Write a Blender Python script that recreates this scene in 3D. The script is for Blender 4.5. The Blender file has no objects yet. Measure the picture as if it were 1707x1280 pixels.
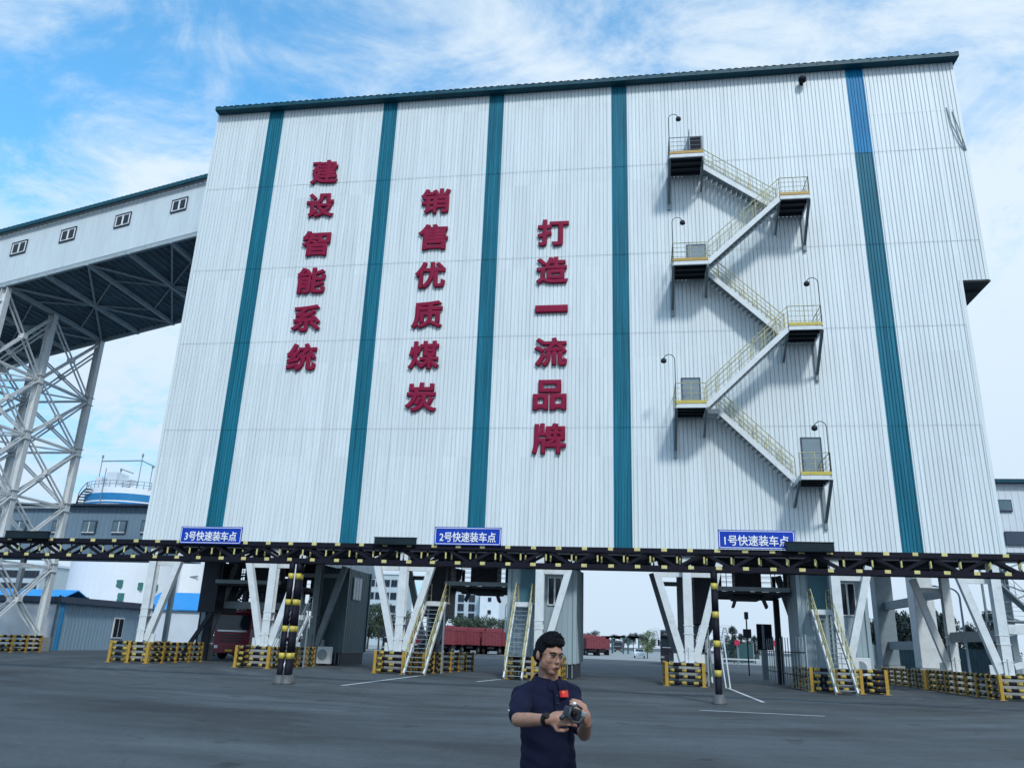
import bpy, math, random
from mathutils import Matrix, Vector
random.seed(7)
SC = bpy.context.scene
COL = SC.collection
R = math.radians

# ------------------------------------------------------------------ camera
EYE = 1.65
FPX, PITCH, ROLL, YAW = 1307.8, R(18.24), R(2.08), R(9.34)
def cam_vec(x, f, y):
    c, s = math.cos(ROLL), math.sin(ROLL); x, y = c*x-s*y, s*x+c*y
    c, s = math.cos(PITCH), math.sin(PITCH); f, y = c*f-s*y, s*f+c*y
    c, s = math.cos(YAW), math.sin(YAW)
    return Vector((c*x-s*f, s*x+c*f, y))
cd = bpy.data.cameras.new('camera'); cam = bpy.data.objects.new('camera', cd); COL.objects.link(cam)
rx, fx, ux = cam_vec(1, 0, 0), cam_vec(0, 1, 0), cam_vec(0, 0, 1)
cam.matrix_world = Matrix(((rx.x, ux.x, -fx.x, 0), (rx.y, ux.y, -fx.y, 0), (rx.z, ux.z, -fx.z, EYE), (0, 0, 0, 1)))
cd.sensor_width = 36; cd.lens = FPX/1707*36; cd.clip_start = .1; cd.clip_end = 6000
SC.camera = cam
def at(px, py, Y):
    'point at depth Y seen at photo pixel px,py'
    d = cam_vec(px-853.5, FPX, 640-py); t = Y/d.y
    return Vector((d.x*t, Y, EYE+d.z*t))

# ------------------------------------------------------------------ world, sun, exposure
SUN = Vector((.42, -1.0, 1.05)).normalized()
w = bpy.data.worlds.new('World'); SC.world = w; w.use_nodes = True
nt = w.node_tree; N = nt.nodes; L = nt.links
bg = N['Background']; bg.inputs[1].default_value = .12
sky = N.new('ShaderNodeTexSky'); sky.sky_type = 'NISHITA'; sky.sun_disc = False
sky.sun_elevation = math.asin(SUN.z); sky.sun_rotation = math.atan2(SUN.x, SUN.y)
sky.air_density = 1.0; sky.dust_density = .6; sky.ozone_density = 2.5
tc = N.new('ShaderNodeTexCoord'); sep = N.new('ShaderNodeSeparateXYZ'); L.new(tc.outputs['Generated'], sep.inputs[0])
def wm(op, a, b=None, clamp=False):
    n = N.new('ShaderNodeMath'); n.operation = op; n.use_clamp = clamp
    for i, v in enumerate((a, b)):
        if v is None: continue
        if isinstance(v, (int, float)): n.inputs[i].default_value = v
        else: L.new(v, n.inputs[i])
    return n.outputs[0]
zz = wm('ADD', wm('MAXIMUM', sep.outputs[2], 0), .22)
cmb = N.new('ShaderNodeCombineXYZ')
L.new(wm('DIVIDE', sep.outputs[0], zz), cmb.inputs[0]); L.new(wm('DIVIDE', sep.outputs[1], zz), cmb.inputs[1])
mp = N.new('ShaderNodeMapping'); mp.inputs['Scale'].default_value = (1.0, 1.25, 1); mp.inputs['Rotation'].default_value = (0, 0, R(35)); mp.inputs['Location'].default_value = (3.1, 1.7, 0)
L.new(cmb.outputs[0], mp.inputs[0])
def wnoise(scale, det, rough, dist):
    n = N.new('ShaderNodeTexNoise'); n.inputs['Scale'].default_value = scale; n.inputs['Detail'].default_value = det
    n.inputs['Roughness'].default_value = rough; n.inputs['Distortion'].default_value = dist; L.new(mp.outputs[0], n.inputs['Vector']); return n.outputs[0]
n1 = wnoise(1.15, 8, .62, .35); n2 = wnoise(4.2, 10, .66, .6)
cov = wm('ADD', wm('MULTIPLY', n1, .66), wm('MULTIPLY', n2, .46))
# more cloud towards the right (east) and the horizon
cov = wm('ADD', cov, wm('MULTIPLY', sep.outputs[0], .12))
cov = wm('ADD', cov, wm('MULTIPLY', wm('SUBTRACT', .5, sep.outputs[2]), .24))
rmp = N.new('ShaderNodeMapRange'); rmp.interpolation_type = 'SMOOTHSTEP'
rmp.inputs[1].default_value = .385; rmp.inputs[2].default_value = .62; rmp.inputs[3].default_value = .05; rmp.inputs[4].default_value = .95
L.new(cov, rmp.inputs[0])
sat = N.new('ShaderNodeMix'); sat.data_type = 'RGBA'; sat.blend_type = 'MULTIPLY'; sat.inputs[0].default_value = 1
L.new(sky.outputs[0], sat.inputs[6])
er = N.new('ShaderNodeMapRange'); er.inputs[1].default_value = .0; er.inputs[2].default_value = .42; er.inputs[3].default_value = 0; er.inputs[4].default_value = 1; L.new(sep.outputs[2], er.inputs[0])
tint = N.new('ShaderNodeMix'); tint.data_type = 'RGBA'; L.new(er.outputs[0], tint.inputs[0]); tint.inputs[6].default_value = (.52, .68, .90, 1); tint.inputs[7].default_value = (1.1, 2.55, 2.8, 1)
L.new(tint.outputs[2], sat.inputs[7])
mix = N.new('ShaderNodeMix'); mix.data_type = 'RGBA'
L.new(rmp.outputs[0], mix.inputs[0]); L.new(sat.outputs[2], mix.inputs[6]); cc = N.new('ShaderNodeMix'); cc.data_type = 'RGBA'; L.new(er.outputs[0], cc.inputs[0]); cc.inputs[6].default_value = (5.3, 6.5, 7.9, 1); cc.inputs[7].default_value = (6.7, 7.7, 8.5, 1); L.new(cc.outputs[2], mix.inputs[7])
L.new(mix.outputs[2], bg.inputs[0])
sl = bpy.data.lights.new('sun', 'SUN'); sl.energy = 2.2; sl.angle = R(7); sl.color = (1, .98, .95)
so = bpy.data.objects.new('sun', sl); COL.objects.link(so); so.rotation_euler = SUN.to_track_quat('Z', 'Y').to_euler()
SC.view_settings.view_transform = 'Standard'; SC.view_settings.look = 'None'; SC.view_settings.exposure = 0
SC.cycles.max_bounces = 6

# ------------------------------------------------------------------ materials
def M(name, col, rough=.6, metal=0, var=.12, scale=2.0, stretch=(1, 1, 1), bump=0, bscale=40, dirt=None, spec=.5, sheet=None):
    m = bpy.data.materials.new(name); m.use_nodes = True
    t = m.node_tree; n, l = t.nodes, t.links; b = n['Principled BSDF']
    b.inputs['Roughness'].default_value = rough; b.inputs['Metallic'].default_value = metal; b.inputs['Specular IOR Level'].default_value = spec
    tc = n.new('ShaderNodeTexCoord'); mp = n.new('ShaderNodeMapping'); mp.inputs['Scale'].default_value = stretch; l.new(tc.outputs['Object'], mp.inputs[0])
    no = n.new('ShaderNodeTexNoise'); no.inputs['Scale'].default_value = scale; no.inputs['Detail'].default_value = 6; no.inputs['Roughness'].default_value = .65; l.new(mp.outputs[0], no.inputs['Vector'])
    mr = n.new('ShaderNodeMapRange'); mr.inputs[1].default_value = .3; mr.inputs[2].default_value = .7; mr.inputs[3].default_value = 1-var; mr.inputs[4].default_value = 1+var; l.new(no.outputs[0], mr.inputs[0])
    mx = n.new('ShaderNodeMix'); mx.data_type = 'RGBA'; mx.blend_type = 'MULTIPLY'; mx.inputs[0].default_value = 1
    mx.inputs[6].default_value = (*col, 1); l.new(mr.outputs[0], mx.inputs[7]); out = mx.outputs[2]
    if sheet:
        sx = n.new('ShaderNodeSeparateXYZ'); l.new(tc.outputs['Object'], sx.inputs[0]); q = n.new('ShaderNodeVectorMath'); q.operation = 'FLOOR'
        q2 = n.new('ShaderNodeVectorMath'); q2.operation = 'DIVIDE'; q2.inputs[1].default_value = (sheet[0], 100, sheet[1]); l.new(tc.outputs['Object'], q2.inputs[0]); l.new(q2.outputs[0], q.inputs[0])
        wn = n.new('ShaderNodeTexWhiteNoise'); l.new(q.outputs[0], wn.inputs[0]); sr_ = n.new('ShaderNodeMapRange'); sr_.inputs[3].default_value = 1-sheet[2]; sr_.inputs[4].default_value = 1+sheet[2]*.4; l.new(wn.outputs[0], sr_.inputs[0])
        m3 = n.new('ShaderNodeMix'); m3.data_type = 'RGBA'; m3.blend_type = 'MULTIPLY'; m3.inputs[0].default_value = 1; l.new(out, m3.inputs[6]); l.new(sr_.outputs[0], m3.inputs[7]); out = m3.outputs[2]
    if dirt:
        dcol, dscale, lo, hi, amt = dirt
        d = n.new('ShaderNodeTexNoise'); d.inputs['Scale'].default_value = dscale; d.inputs['Detail'].default_value = 8; d.inputs['Roughness'].default_value = .7; l.new(mp.outputs[0], d.inputs['Vector'])
        dr = n.new('ShaderNodeMapRange'); dr.inputs[1].default_value = lo; dr.inputs[2].default_value = hi; dr.inputs[4].default_value = amt; l.new(d.outputs[0], dr.inputs[0])
        m2 = n.new('ShaderNodeMix'); m2.data_type = 'RGBA'; l.new(dr.outputs[0], m2.inputs[0]); l.new(out, m2.inputs[6]); m2.inputs[7].default_value = (*dcol, 1); out = m2.outputs[2]
    l.new(out, b.inputs['Base Color'])
    if bump:
        bn = n.new('ShaderNodeTexNoise'); bn.inputs['Scale'].default_value = bscale; bn.inputs['Detail'].default_value = 4; l.new(tc.outputs['Object'], bn.inputs['Vector'])
        bp = n.new('ShaderNodeBump'); bp.inputs['Strength'].default_value = bump; bp.inputs['Distance'].default_value = .02; l.new(bn.outputs[0], bp.inputs['Height']); l.new(bp.outputs[0], b.inputs['Normal'])
    return m
WHITE = M('white_cladding', (.68, .745, .775), .5, 0, .08, 1.4, (5, 1, .10), dirt=((.36, .40, .41), 2.2, .50, .80, .55), sheet=(.88, 5.6, .05))
TEAL = M('teal_cladding', (.010, .145, .22), .5, 0, .45, 1.5, (7, 1, .12), dirt=((.03, .25, .36), 2, .48, .75, .6), spec=.2)
BLUEP = M('blue_cladding', (.002, .20, .42), .5, 0, .35, 2, (6, 1, .2), spec=.2)
TEALR = M('teal_roof', (.006, .065, .095), .5, 0, .2, spec=.25)
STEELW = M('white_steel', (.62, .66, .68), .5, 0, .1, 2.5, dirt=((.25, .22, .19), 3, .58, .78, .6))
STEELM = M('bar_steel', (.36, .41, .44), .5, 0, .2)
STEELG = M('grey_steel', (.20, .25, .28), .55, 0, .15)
STEELF = M('foot_steel', (.085, .09, .095), .6, 0, .3, 6)
STEELD = M('dark_steel', (.02, .026, .038), .6, 0, .25, spec=.3)
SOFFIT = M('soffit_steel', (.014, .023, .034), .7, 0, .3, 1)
CONC = M('concrete', (.30, .31, .31), .85, 0, .18, 3, bump=.3)
BLACK = M('black_paint', (.006, .006, .014), .65, 0, .3, 6, spec=.2)
YEL = M('yellow_paint', (.52, .42, .07), .5, 0, .15, 8, dirt=((.12, .10, .05), 9, .58, .75, .7))
GYEL = M('gantry_pale_yellow', (.60, .54, .22), .55, 0, .2, 8, dirt=((.15, .14, .08), 9, .56, .75, .7))
BYEL = M('barrier_yellow', (.42, .32, .06), .6, 0, .25, 8, dirt=((.05, .045, .03), 6, .46, .62, .9))
ORNG = M('orange_yellow_paint', (.42, .25, .035), .5, 0, .2, 8, dirt=((.12, .08, .04), 9, .56, .75, .7))
YRAIL = M('yellow_rail', (.50, .46, .22), .55, 0, .3, 6, dirt=((.22, .23, .23), 5, .45, .6, .8))
RED = M('red_letter', (.225, .006, .04), .6, 0, .15, 3, spec=.2)
SIGNB = M('blue_sign', (.005, .045, .40), .5, 0, .06, spec=.2)
SIGNW = M('white_sign_paint', (.8, .83, .86), .5, 0, .03)
LEDM = M('display_black', (.008, .02, .028), .6, 0, .3, spec=.2)
GLASS = M('dark_glass', (.012, .02, .03), .12, 0, .5, 1.5, spec=.4)
GLASSB = M('blue_glass', (.07, .13, .17), .12, 0, .3, 1.5, spec=.8)
FRAMEW = M('window_frame_white', (.7, .72, .73), .5)
FRAMED = M('window_frame_dark', (.03, .05, .09), .5)
DOORG = M('door_grey', (.17, .23, .27), .5, 0, .1)
DOORT = M('door_teal', (.035, .13, .17), .5, 0, .1)
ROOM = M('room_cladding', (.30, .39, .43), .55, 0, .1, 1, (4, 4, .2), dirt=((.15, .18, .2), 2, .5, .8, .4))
GREYB = M('greyblue_cladding', (.16, .245, .32), .6, 0, .08, .7, (3, 3, .2))
PALEB = M('pale_wall', (.62, .68, .74), .7, 0, .06, .5)
SILOW = M('silo_white', (.78, .81, .84), .55, 0, .05, .3)
SILOB = M('silo_blue', (.01, .19, .42), .5, 0, .1)
ROOFB = M('bright_blue_roof', (.01, .25, .62), .4, 0, .12, .6)
PINK = M('pale_pink_wall', (.42, .50, .55), .7, 0, .07, .4)
GREENW = M('green_window', (.02, .2, .15), .3)
TRUCKR = M('truck_red', (.17, .009, .024), .35, 0, .2, 3)
TRUCKF = M('faded_truck_red', (.20, .032, .05), .55, 0, .25, 3, dirt=((.16, .10, .09), 2.5, .5, .75, .6))
TRUCKD = M('truck_dark', (.018, .018, .03), .4, 0, .2)
TYRE = M('tyre_rubber', (.012, .012, .014), .85)
CHROME = M('bright_metal', (.55, .6, .63), .3, .6)
YPLATE = M('plate_yellow', (.7, .45, .02), .5)
REDSIGN = M('stop_red', (.5, .02, .08), .5)
LEAF = M('leaf_green', (.045, .075, .045), .7, 0, .5, 1.5)
LEAF2 = M('leaf_pale_green', (.11, .16, .06), .7, 0, .4, 1.5)
LEAFB = M('leaf_bluish_green', (.03, .055, .055), .7, 0, .5, 1.0)
BARK = M('bark', (.08, .06, .05), .9)
FENCEG = M('fence_green', (.02, .08, .09), .6)
PAINTL = M('road_paint', (.55, .58, .60), .8, 0, .2, 4, dirt=((.10, .115, .13), 6, .48, .7, .8))

def asphalt():
    m = bpy.data.materials.new('asphalt'); m.use_nodes = True; t = m.node_tree; n, l = t.nodes, t.links; b = n['Principled BSDF']
    tc = n.new('ShaderNodeTexCoord')
    def math_(op, a, b_=None):
        k = n.new('ShaderNodeMath'); k.operation = op
        for i, v in enumerate((a, b_)):
            if v is None: continue
            if isinstance(v, (int, float)): k.inputs[i].default_value = v
            else: l.new(v, k.inputs[i])
        return k.outputs[0]
    def noise(vec, scale, det=5, rough=.6):
        k = n.new('ShaderNodeTexNoise'); k.inputs['Scale'].default_value = scale; k.inputs['Detail'].default_value = det; k.inputs['Roughness'].default_value = rough
        l.new(vec, k.inputs['Vector']); return k.outputs[0]
    def rng(v, a, b_, c, d):
        k = n.new('ShaderNodeMapRange'); k.inputs[1].default_value = a; k.inputs[2].default_value = b_; k.inputs[3].default_value = c; k.inputs[4].default_value = d; l.new(v, k.inputs[0]); return k.outputs[0]
    P = tc.outputs['Object']
    big = noise(P, .09, 4); mid = noise(P, .6, 6)
    f = math_('MULTIPLY', rng(big, .3, .7, .92, 1.09), rng(mid, .3, .7, .96, 1.04))
    # tyre sweeps: bands of rubber that follow the turning circles out of the bays
    for (cx, cy, sc, amp, off) in ((-7, 47, .6, .38, 0.), (9, 52, .5, .34, 9.), (-24, 60, .45, .24, 4.), (30, 30, .5, .16, 2.)):
        s = n.new('ShaderNodeVectorMath'); s.operation = 'DISTANCE'; s.inputs[1].default_value = (cx, cy, 0); l.new(P, s.inputs[0])
        r = math_('ADD', s.outputs['Value'], math_('MULTIPLY', noise(P, .05, 2), 6.0))
        c = n.new('ShaderNodeCombineXYZ'); l.new(r, c.inputs[0]); c.inputs[1].default_value = off
        st = rng(noise(c.outputs[0], sc, 5, .62), .36, .62, 1-amp, 1+amp*.45)
        brk = rng(noise(P, .14, 3), .30, .52, 0, 1)
        mixn = n.new('ShaderNodeMix'); mixn.data_type = 'FLOAT'; l.new(brk, mixn.inputs[0]); mixn.inputs[2].default_value = 1; l.new(st, mixn.inputs[3])
        f = math_('MULTIPLY', f, mixn.outputs[0])
    gr = n.new('ShaderNodeTexVoronoi'); gr.inputs['Scale'].default_value = 55; l.new(P, gr.inputs['Vector'])
    f = math_('MULTIPLY', f, rng(gr.outputs['Distance'], 0, .7, 1.18, .86))
    # hairline cracks and darker repair patches
    wv = n.new('ShaderNodeVectorMath'); wv.operation = 'ADD'; l.new(P, wv.inputs[0])
    nz = n.new('ShaderNodeTexNoise'); nz.inputs['Scale'].default_value = 1.2; nz.inputs['Detail'].default_value = 5; l.new(P, nz.inputs['Vector'])
    sc_ = n.new('ShaderNodeVectorMath'); sc_.operation = 'SCALE'; sc_.inputs['Scale'].default_value = 1.6; l.new(nz.outputs['Color'], sc_.inputs[0]); l.new(sc_.outputs[0], wv.inputs[1])
    ck = n.new('ShaderNodeTexVoronoi'); ck.feature = 'DISTANCE_TO_EDGE'; ck.inputs['Scale'].default_value = .22; l.new(wv.outputs[0], ck.inputs['Vector'])
    crk = rng(ck.outputs['Distance'], 0, .012, .55, 1); msk = rng(noise(P, .25, 3), .45, .6, 0, 1)
    cm = n.new('ShaderNodeMix'); cm.data_type = 'FLOAT'; l.new(msk, cm.inputs[0]); cm.inputs[2].default_value = 1; l.new(crk, cm.inputs[3]); f = math_('MULTIPLY', f, cm.outputs[0])
    f = math_('MULTIPLY', f, rng(noise(P, .33, 7, .7), .42, .5, .90, 1.03)); f = math_('MULTIPLY', f, rng(noise(P, 9, 6, .75), .35, .65, .84, 1.16))
    # oil spots
    sp = rng(noise(P, .8, 2, .5), .66, .74, 1, .5); f = math_('MULTIPLY', f, sp)
    mx = n.new('ShaderNodeMix'); mx.data_type = 'RGBA'; mx.blend_type = 'MULTIPLY'; mx.inputs[0].default_value = 1; mx.inputs[6].default_value = (.071, .085, .095, 1); l.new(f, mx.inputs[7])
    l.new(mx.outputs[2], b.inputs['Base Color']); b.inputs['Roughness'].default_value = .78; b.inputs['Specular IOR Level'].default_value = .35
    bp = n.new('ShaderNodeBump'); bp.inputs['Strength'].default_value = .5; bp.inputs['Distance'].default_value = .01; l.new(gr.outputs['Distance'], bp.inputs['Height']); l.new(bp.outputs[0], b.inputs['Normal'])
    return m
ASPH = asphalt()

# ------------------------------------------------------------------ mesh helpers
class MB:
    def __init__(s): s.v = []; s.f = []; s.m = []
    def add(s, vs, fs, m=0):
        k = len(s.v); s.v += [tuple(v) for v in vs]; s.f += [tuple(i+k for i in f) for f in fs]; s.m += [m]*len(fs); return s
    def box(s, x0, x1, y0, y1, z0, z1, m=0):
        vs = [(x, y, z) for z in (z0, z1) for y in (y0, y1) for x in (x0, x1)]
        return s.add(vs, [(0, 2, 3, 1), (4, 5, 7, 6), (0, 1, 5, 4), (2, 6, 7, 3), (0, 4, 6, 2), (1, 3, 7, 5)], m)
    def beam(s, p, q, w, h, m=0, up=(0, 0, 1), p2=None):
        p, q = Vector(p), Vector(q); d = (q-p).normalized(); up = Vector(up)
        a = d.cross(up)
        if a.length < 1e-4: a = d.cross(Vector((0, 1, 0)))
        a.normalize(); b = a.cross(d)
        vs = [e+a*sx*w/2+b*sz*h/2 for e in (p, q) for sx, sz in ((-1, -1), (1, -1), (1, 1), (-1, 1))]
        return s.add(vs, [(0, 3, 2, 1), (4, 5, 6, 7), (0, 1, 5, 4), (1, 2, 6, 5), (2, 3, 7, 6), (3, 0, 4, 7)], m)
    def hbeam(s, p, q, w, h, t=.03, m=0, up=(0, 1, 0)):
        'H section: two flanges across up, one web'
        p, q = Vector(p), Vector(q); d = (q-p).normalized(); a = d.cross(Vector(up)).normalized(); b = a.cross(d)
        for sg in (-1, 1): s.beam(p+b*sg*(h-t)/2, q+b*sg*(h-t)/2, w, t, m, up=b)
        return s.beam(p, q, t, h-2*t, m, up=b)
    def tube(s, pts, r, n=8, m=0, cap=True):
        pts = [Vector(p) for p in pts]; rs = r if isinstance(r, (list, tuple)) else [r]*len(pts)
        k = len(s.v); prev = None
        for i, p in enumerate(pts):
            d = (pts[min(i+1, len(pts)-1)]-pts[max(i-1, 0)]).normalized()
            if prev is None:
                a = d.cross(Vector((0, 0, 1)))
                if a.length < 1e-3: a = d.cross(Vector((0, 1, 0)))
            else: a = prev-d*prev.dot(d)
            a.normalize(); prev = a; b = d.cross(a)
            for j in range(n):
                t = 2*math.pi*j/n; s.v.append(tuple(p+(a*math.cos(t)+b*math.sin(t))*rs[i]))
        for i in range(len(pts)-1):
            for j in range(n):
                s.f.append((k+i*n+j, k+i*n+(j+1) % n, k+(i+1)*n+(j+1) % n, k+(i+1)*n+j)); s.m.append(m)
        if cap:
            s.f.append(tuple(k+j for j in range(n))[::-1]); s.m.append(m)
            s.f.append(tuple(k+(len(pts)-1)*n+j for j in range(n))); s.m.append(m)
        return s
    def banded(s, p, q, r, cuts, n=8, m0=0, m1=1):
        'tube with painted bands: cuts = [(t0,t1)] in metres along'
        p, q = Vector(p), Vector(q); d = (q-p); ln = d.length; d.normalize(); t = 0
        for a, b in cuts:
            if a > t: s.tube([p+d*t, p+d*a], r, n, m0)
            s.tube([p+d*max(a, 0), p+d*min(b, ln)], r*1.015, n, m1); t = b
        if t < ln: s.tube([p+d*t, q], r, n, m0)
        return s
    def lathe(s, prof, c, n=16, m=0):
        k = len(s.v); c = Vector(c)
        for r, z in prof:
            for j in range(n):
                t = 2*math.pi*j/n; s.v.append((c.x+r*math.cos(t), c.y+r*math.sin(t), c.z+z))
        for i in range(len(prof)-1):
            for j in range(n): s.f.append((k+i*n+j, k+i*n+(j+1) % n, k+(i+1)*n+(j+1) % n, k+(i+1)*n+j)); s.m.append(m)
        s.f.append(tuple(k+j for j in range(n))[::-1]); s.m.append(m); s.f.append(tuple(k+(len(prof)-1)*n+j for j in range(n))); s.m.append(m)
        return s
    def prism(s, poly, o, ax, ay, ext, m=0):
        'polygon in plane (o, ax, ay) extruded by vector ext'
        o, ax, ay, ext = Vector(o), Vector(ax), Vector(ay), Vector(ext); n = len(poly)
        b = [o+ax*x+ay*y for x, y in poly]
        return s.add(b+[p+ext for p in b], [tuple(range(n))[::-1], tuple(range(n, 2*n))]+[(i, (i+1) % n, n+(i+1) % n, n+i) for i in range(n)], m)
    def corr(s, p0, p1, z0, z1, pitch, nrm, depth=.04, rib=.05, side=.012, m=0, lap=0.0, phase=0):
        'corrugated sheet from p0 to p1 (xy), ribs standing out along nrm; the foot stands lap proud'
        p0, p1, nrm = Vector((*p0, 0)), Vector((*p1, 0)), Vector((*nrm, 0)); ln = (p1-p0).length; d = (p1-p0)/ln; pr = []; t = -phase
        pr.append((0, 0)); t += pitch/2
        while t < ln-pitch/2+1e-6:
            if t > rib:
                pr += [(t-rib/2-side, 0), (t-rib/2, depth), (t+rib/2, depth), (t+rib/2+side, 0)]
            t += pitch
        pr.append((ln, 0)); vs = []
        for z, o in ((z0, lap), (z1, 0)):
            vs += [tuple(p0+d*a+nrm*(b+o)+Vector((0, 0, z))) for a, b in pr]
        n = len(pr)
        return s.add(vs, [(i, i+1, n+i+1, n+i) for i in range(n-1)], m)
    def build(s, name, mats, parent=None, smooth=False, bevel=0):
        me = bpy.data.meshes.new(name); me.from_pydata(s.v, [], s.f)
        for m in (mats if isinstance(mats, (list, tuple)) else [mats]): me.materials.append(m)
        me.polygons.foreach_set('material_index', s.m)
        if smooth: me.polygons.foreach_set('use_smooth', [True]*len(s.f))
        me.update(); o = bpy.data.objects.new(name, me); COL.objects.link(o)
        if parent is not None: attach(o, parent)
        if bevel:
            b = o.modifiers.new('bevel', 'BEVEL'); b.width = bevel; b.segments = 2; b.limit_method = 'ANGLE'
        return o
def attach(o, parent):
    o.parent = parent
    o.matrix_parent_inverse = Matrix.Translation(-Vector(parent.location)) if parent.type == 'EMPTY' else Matrix()
def tag(o, label, cat, group=None):
    o['label'] = label; o['category'] = cat
    if group: o['group'] = group
    return o
def thing(name, loc, label, cat, group=None):
    o = bpy.data.objects.new(name, None); COL.objects.link(o); o.location = loc; o.empty_display_size = .3
    return tag(o, label, cat, group)
def struct(o, kind='structure'):
    o['kind'] = kind; return o
def copy_tree(o, parent=None):
    c = o.copy(); COL.objects.link(c)
    if parent: c.parent = parent
    for ch in list(o.children): copy_tree(ch, c)
    return c
def place(o, loc, rz=0, sc=1):
    o.location = loc; o.rotation_euler = (0, 0, rz); o.scale = (sc, sc, sc) if isinstance(sc, (int, float)) else sc
def glyph_mesh(s, size, bold, depth):
    c = bpy.data.curves.new('glyph', 'FONT'); c.body = s; c.size = 1; c.align_x = 'CENTER'; c.bevel_depth = bold; c.bevel_resolution = 0; c.extrude = .05
    o = bpy.data.objects.new('glyph', c); COL.objects.link(o); bpy.context.view_layer.update()
    me = bpy.data.meshes.new_from_object(o.evaluated_get(bpy.context.evaluated_depsgraph_get())); bpy.data.objects.remove(o); bpy.data.curves.remove(c)
    xs = [v.co.x for v in me.vertices]; ys = [v.co.y for v in me.vertices]; cx, cy = (min(xs)+max(xs))/2, (min(ys)+max(ys))/2
    for v in me.vertices:
        z = v.co.z; a = abs(z); a = min(a, .05)/.05*.46+max(0, a-.05)/max(bold, 1e-6)*.04
        v.co = ((v.co.x-cx)*size, -math.copysign(a, z)*depth, (v.co.y-cy)*size)
    me.update(); return me, (max(xs)-min(xs))*size, (max(ys)-min(ys))*size

# ------------------------------------------------------------------ ground
g = MB(); g.add([(-3000, -300, 0), (3000, -300, 0), (3000, 4000, 0), (-3000, 4000, 0)], [(0, 1, 2, 3)])
struct(g.build('asphalt_yard', ASPH))
PAVE = M('pale_concrete_road', (.26, .28, .28), .85, 0, .15, .2)
g = MB(); g.add([(-160, 112, .004), (160, 112, .004), (160, 420, .004), (-160, 420, .004)], [(0, 1, 2, 3)])
struct(g.build('concrete_road', PAVE))
def gpt(px, py, z=0):
    d = cam_vec(px-853.5, FPX, 640-py); t = (z-EYE)/d.z
    return Vector((d.x*t, d.y*t, z))
for a, b, wd in (((570, 1142), (712, 1124), .14), ((795, 1135.5), (840, 1131), .14), ((1166, 1183), (1375, 1193), .13), ((1213, 1146), (1273, 1170), .14), ((1430, 1150), (1560, 1152), .12)):
    p, q = gpt(*a, .004), gpt(*b, .004); d = (q-p).normalized(); s_ = Vector((-d.y, d.x, 0))*wd/2
    k = MB(); k.add([p-s_, q-s_, q+s_, p+s_], [(0, 1, 2, 3)]); struct(k.build('road_line', PAINTL))

k = MB(); q = gpt(1178, 1265, .004); k.add([q+Vector((math.cos(a)*.11*(1+.3*math.sin(3*a)), math.sin(a)*.05, 0)) for a in [2*math.pi*j/16 for j in range(16)]], [tuple(range(16))]); struct(k.build('road_stain', M('oil_black', (.012, .013, .015), .6)))
# ------------------------------------------------------------------ loading building
FY, BX0, BX1, BX2, ZB, ZT, YB = 41.0, -27.4, 17.25, 18.58, 6.15, 35.1, 48.7
YD, XD = 62.0, -20.6     # the left part of the building is deeper
bld = thing('loading_building', (-5, FY, 0), 'tall white corrugated loading building with teal vertical stripes on steel legs', 'building')
SEAMS = [ZB, 12.8, 18.2, 23.1, 28.95, ZT]
STR = [(-23.72, -22.76), (-15.82, -14.93), (-8.82, -7.93), (-1.12, -.24), (12.7, 13.62)]
PITCH_ = .22
xs = [BX0]+[v for s in STR for v in s]+[BX1]
b = MB(); tiny = 0
for k in range(5):
    z0, z1 = SEAMS[k], SEAMS[k+1]
    for i in range(0, len(xs), 2):
        b.corr((xs[i], FY-.045), (xs[i+1], FY-.045), z0, z1, PITCH_, (0, -1), depth=-.055, rib=.020, side=.016, lap=.015)
    zz0 = max(z0, 20.75)
    if z1 > 20.75: b.corr((BX1, FY-.045), (BX2, FY-.045), zz0, z1, PITCH_, (0, -1), depth=-.055, rib=.020, side=.016, lap=.015)
# extra lap in the top right sheets
b.box(13.7, BX2, FY-.06, FY-.048, 31.46, 31.5)
b.build('front_wall', WHITE, bld)
for i, (x0, x1) in enumerate(STR):
    t = MB()
    for k in range(5):
        if i == 4 and k == 4: continue
        t.corr((x0, FY-.012), (x1, FY-.012), SEAMS[k], SEAMS[k+1], .16, (0, -1), depth=.05, rib=.05, side=.02, lap=.02)
    for xx in (x0, x1): t.box(xx-.03, xx+.03, FY-.075, FY-.01, ZB, ZT if i < 4 else SEAMS[4])
    so_ = t.build('colour_stripe', TEAL, bld)
    if i == 4:
        t = MB(); t.corr((x0, FY-.012), (x1, FY-.012), SEAMS[4], ZT, .16, (0, -1), depth=.05, rib=.05, side=.02, lap=.02)
        for xx in (x0, x1): t.box(xx-.03, xx+.03, FY-.075, FY-.01, SEAMS[4], ZT)
        o = t.build('replacement_panel', BLUEP, so_); o['label'] = 'brighter blue replacement sheet at the top of the stripe'
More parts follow.
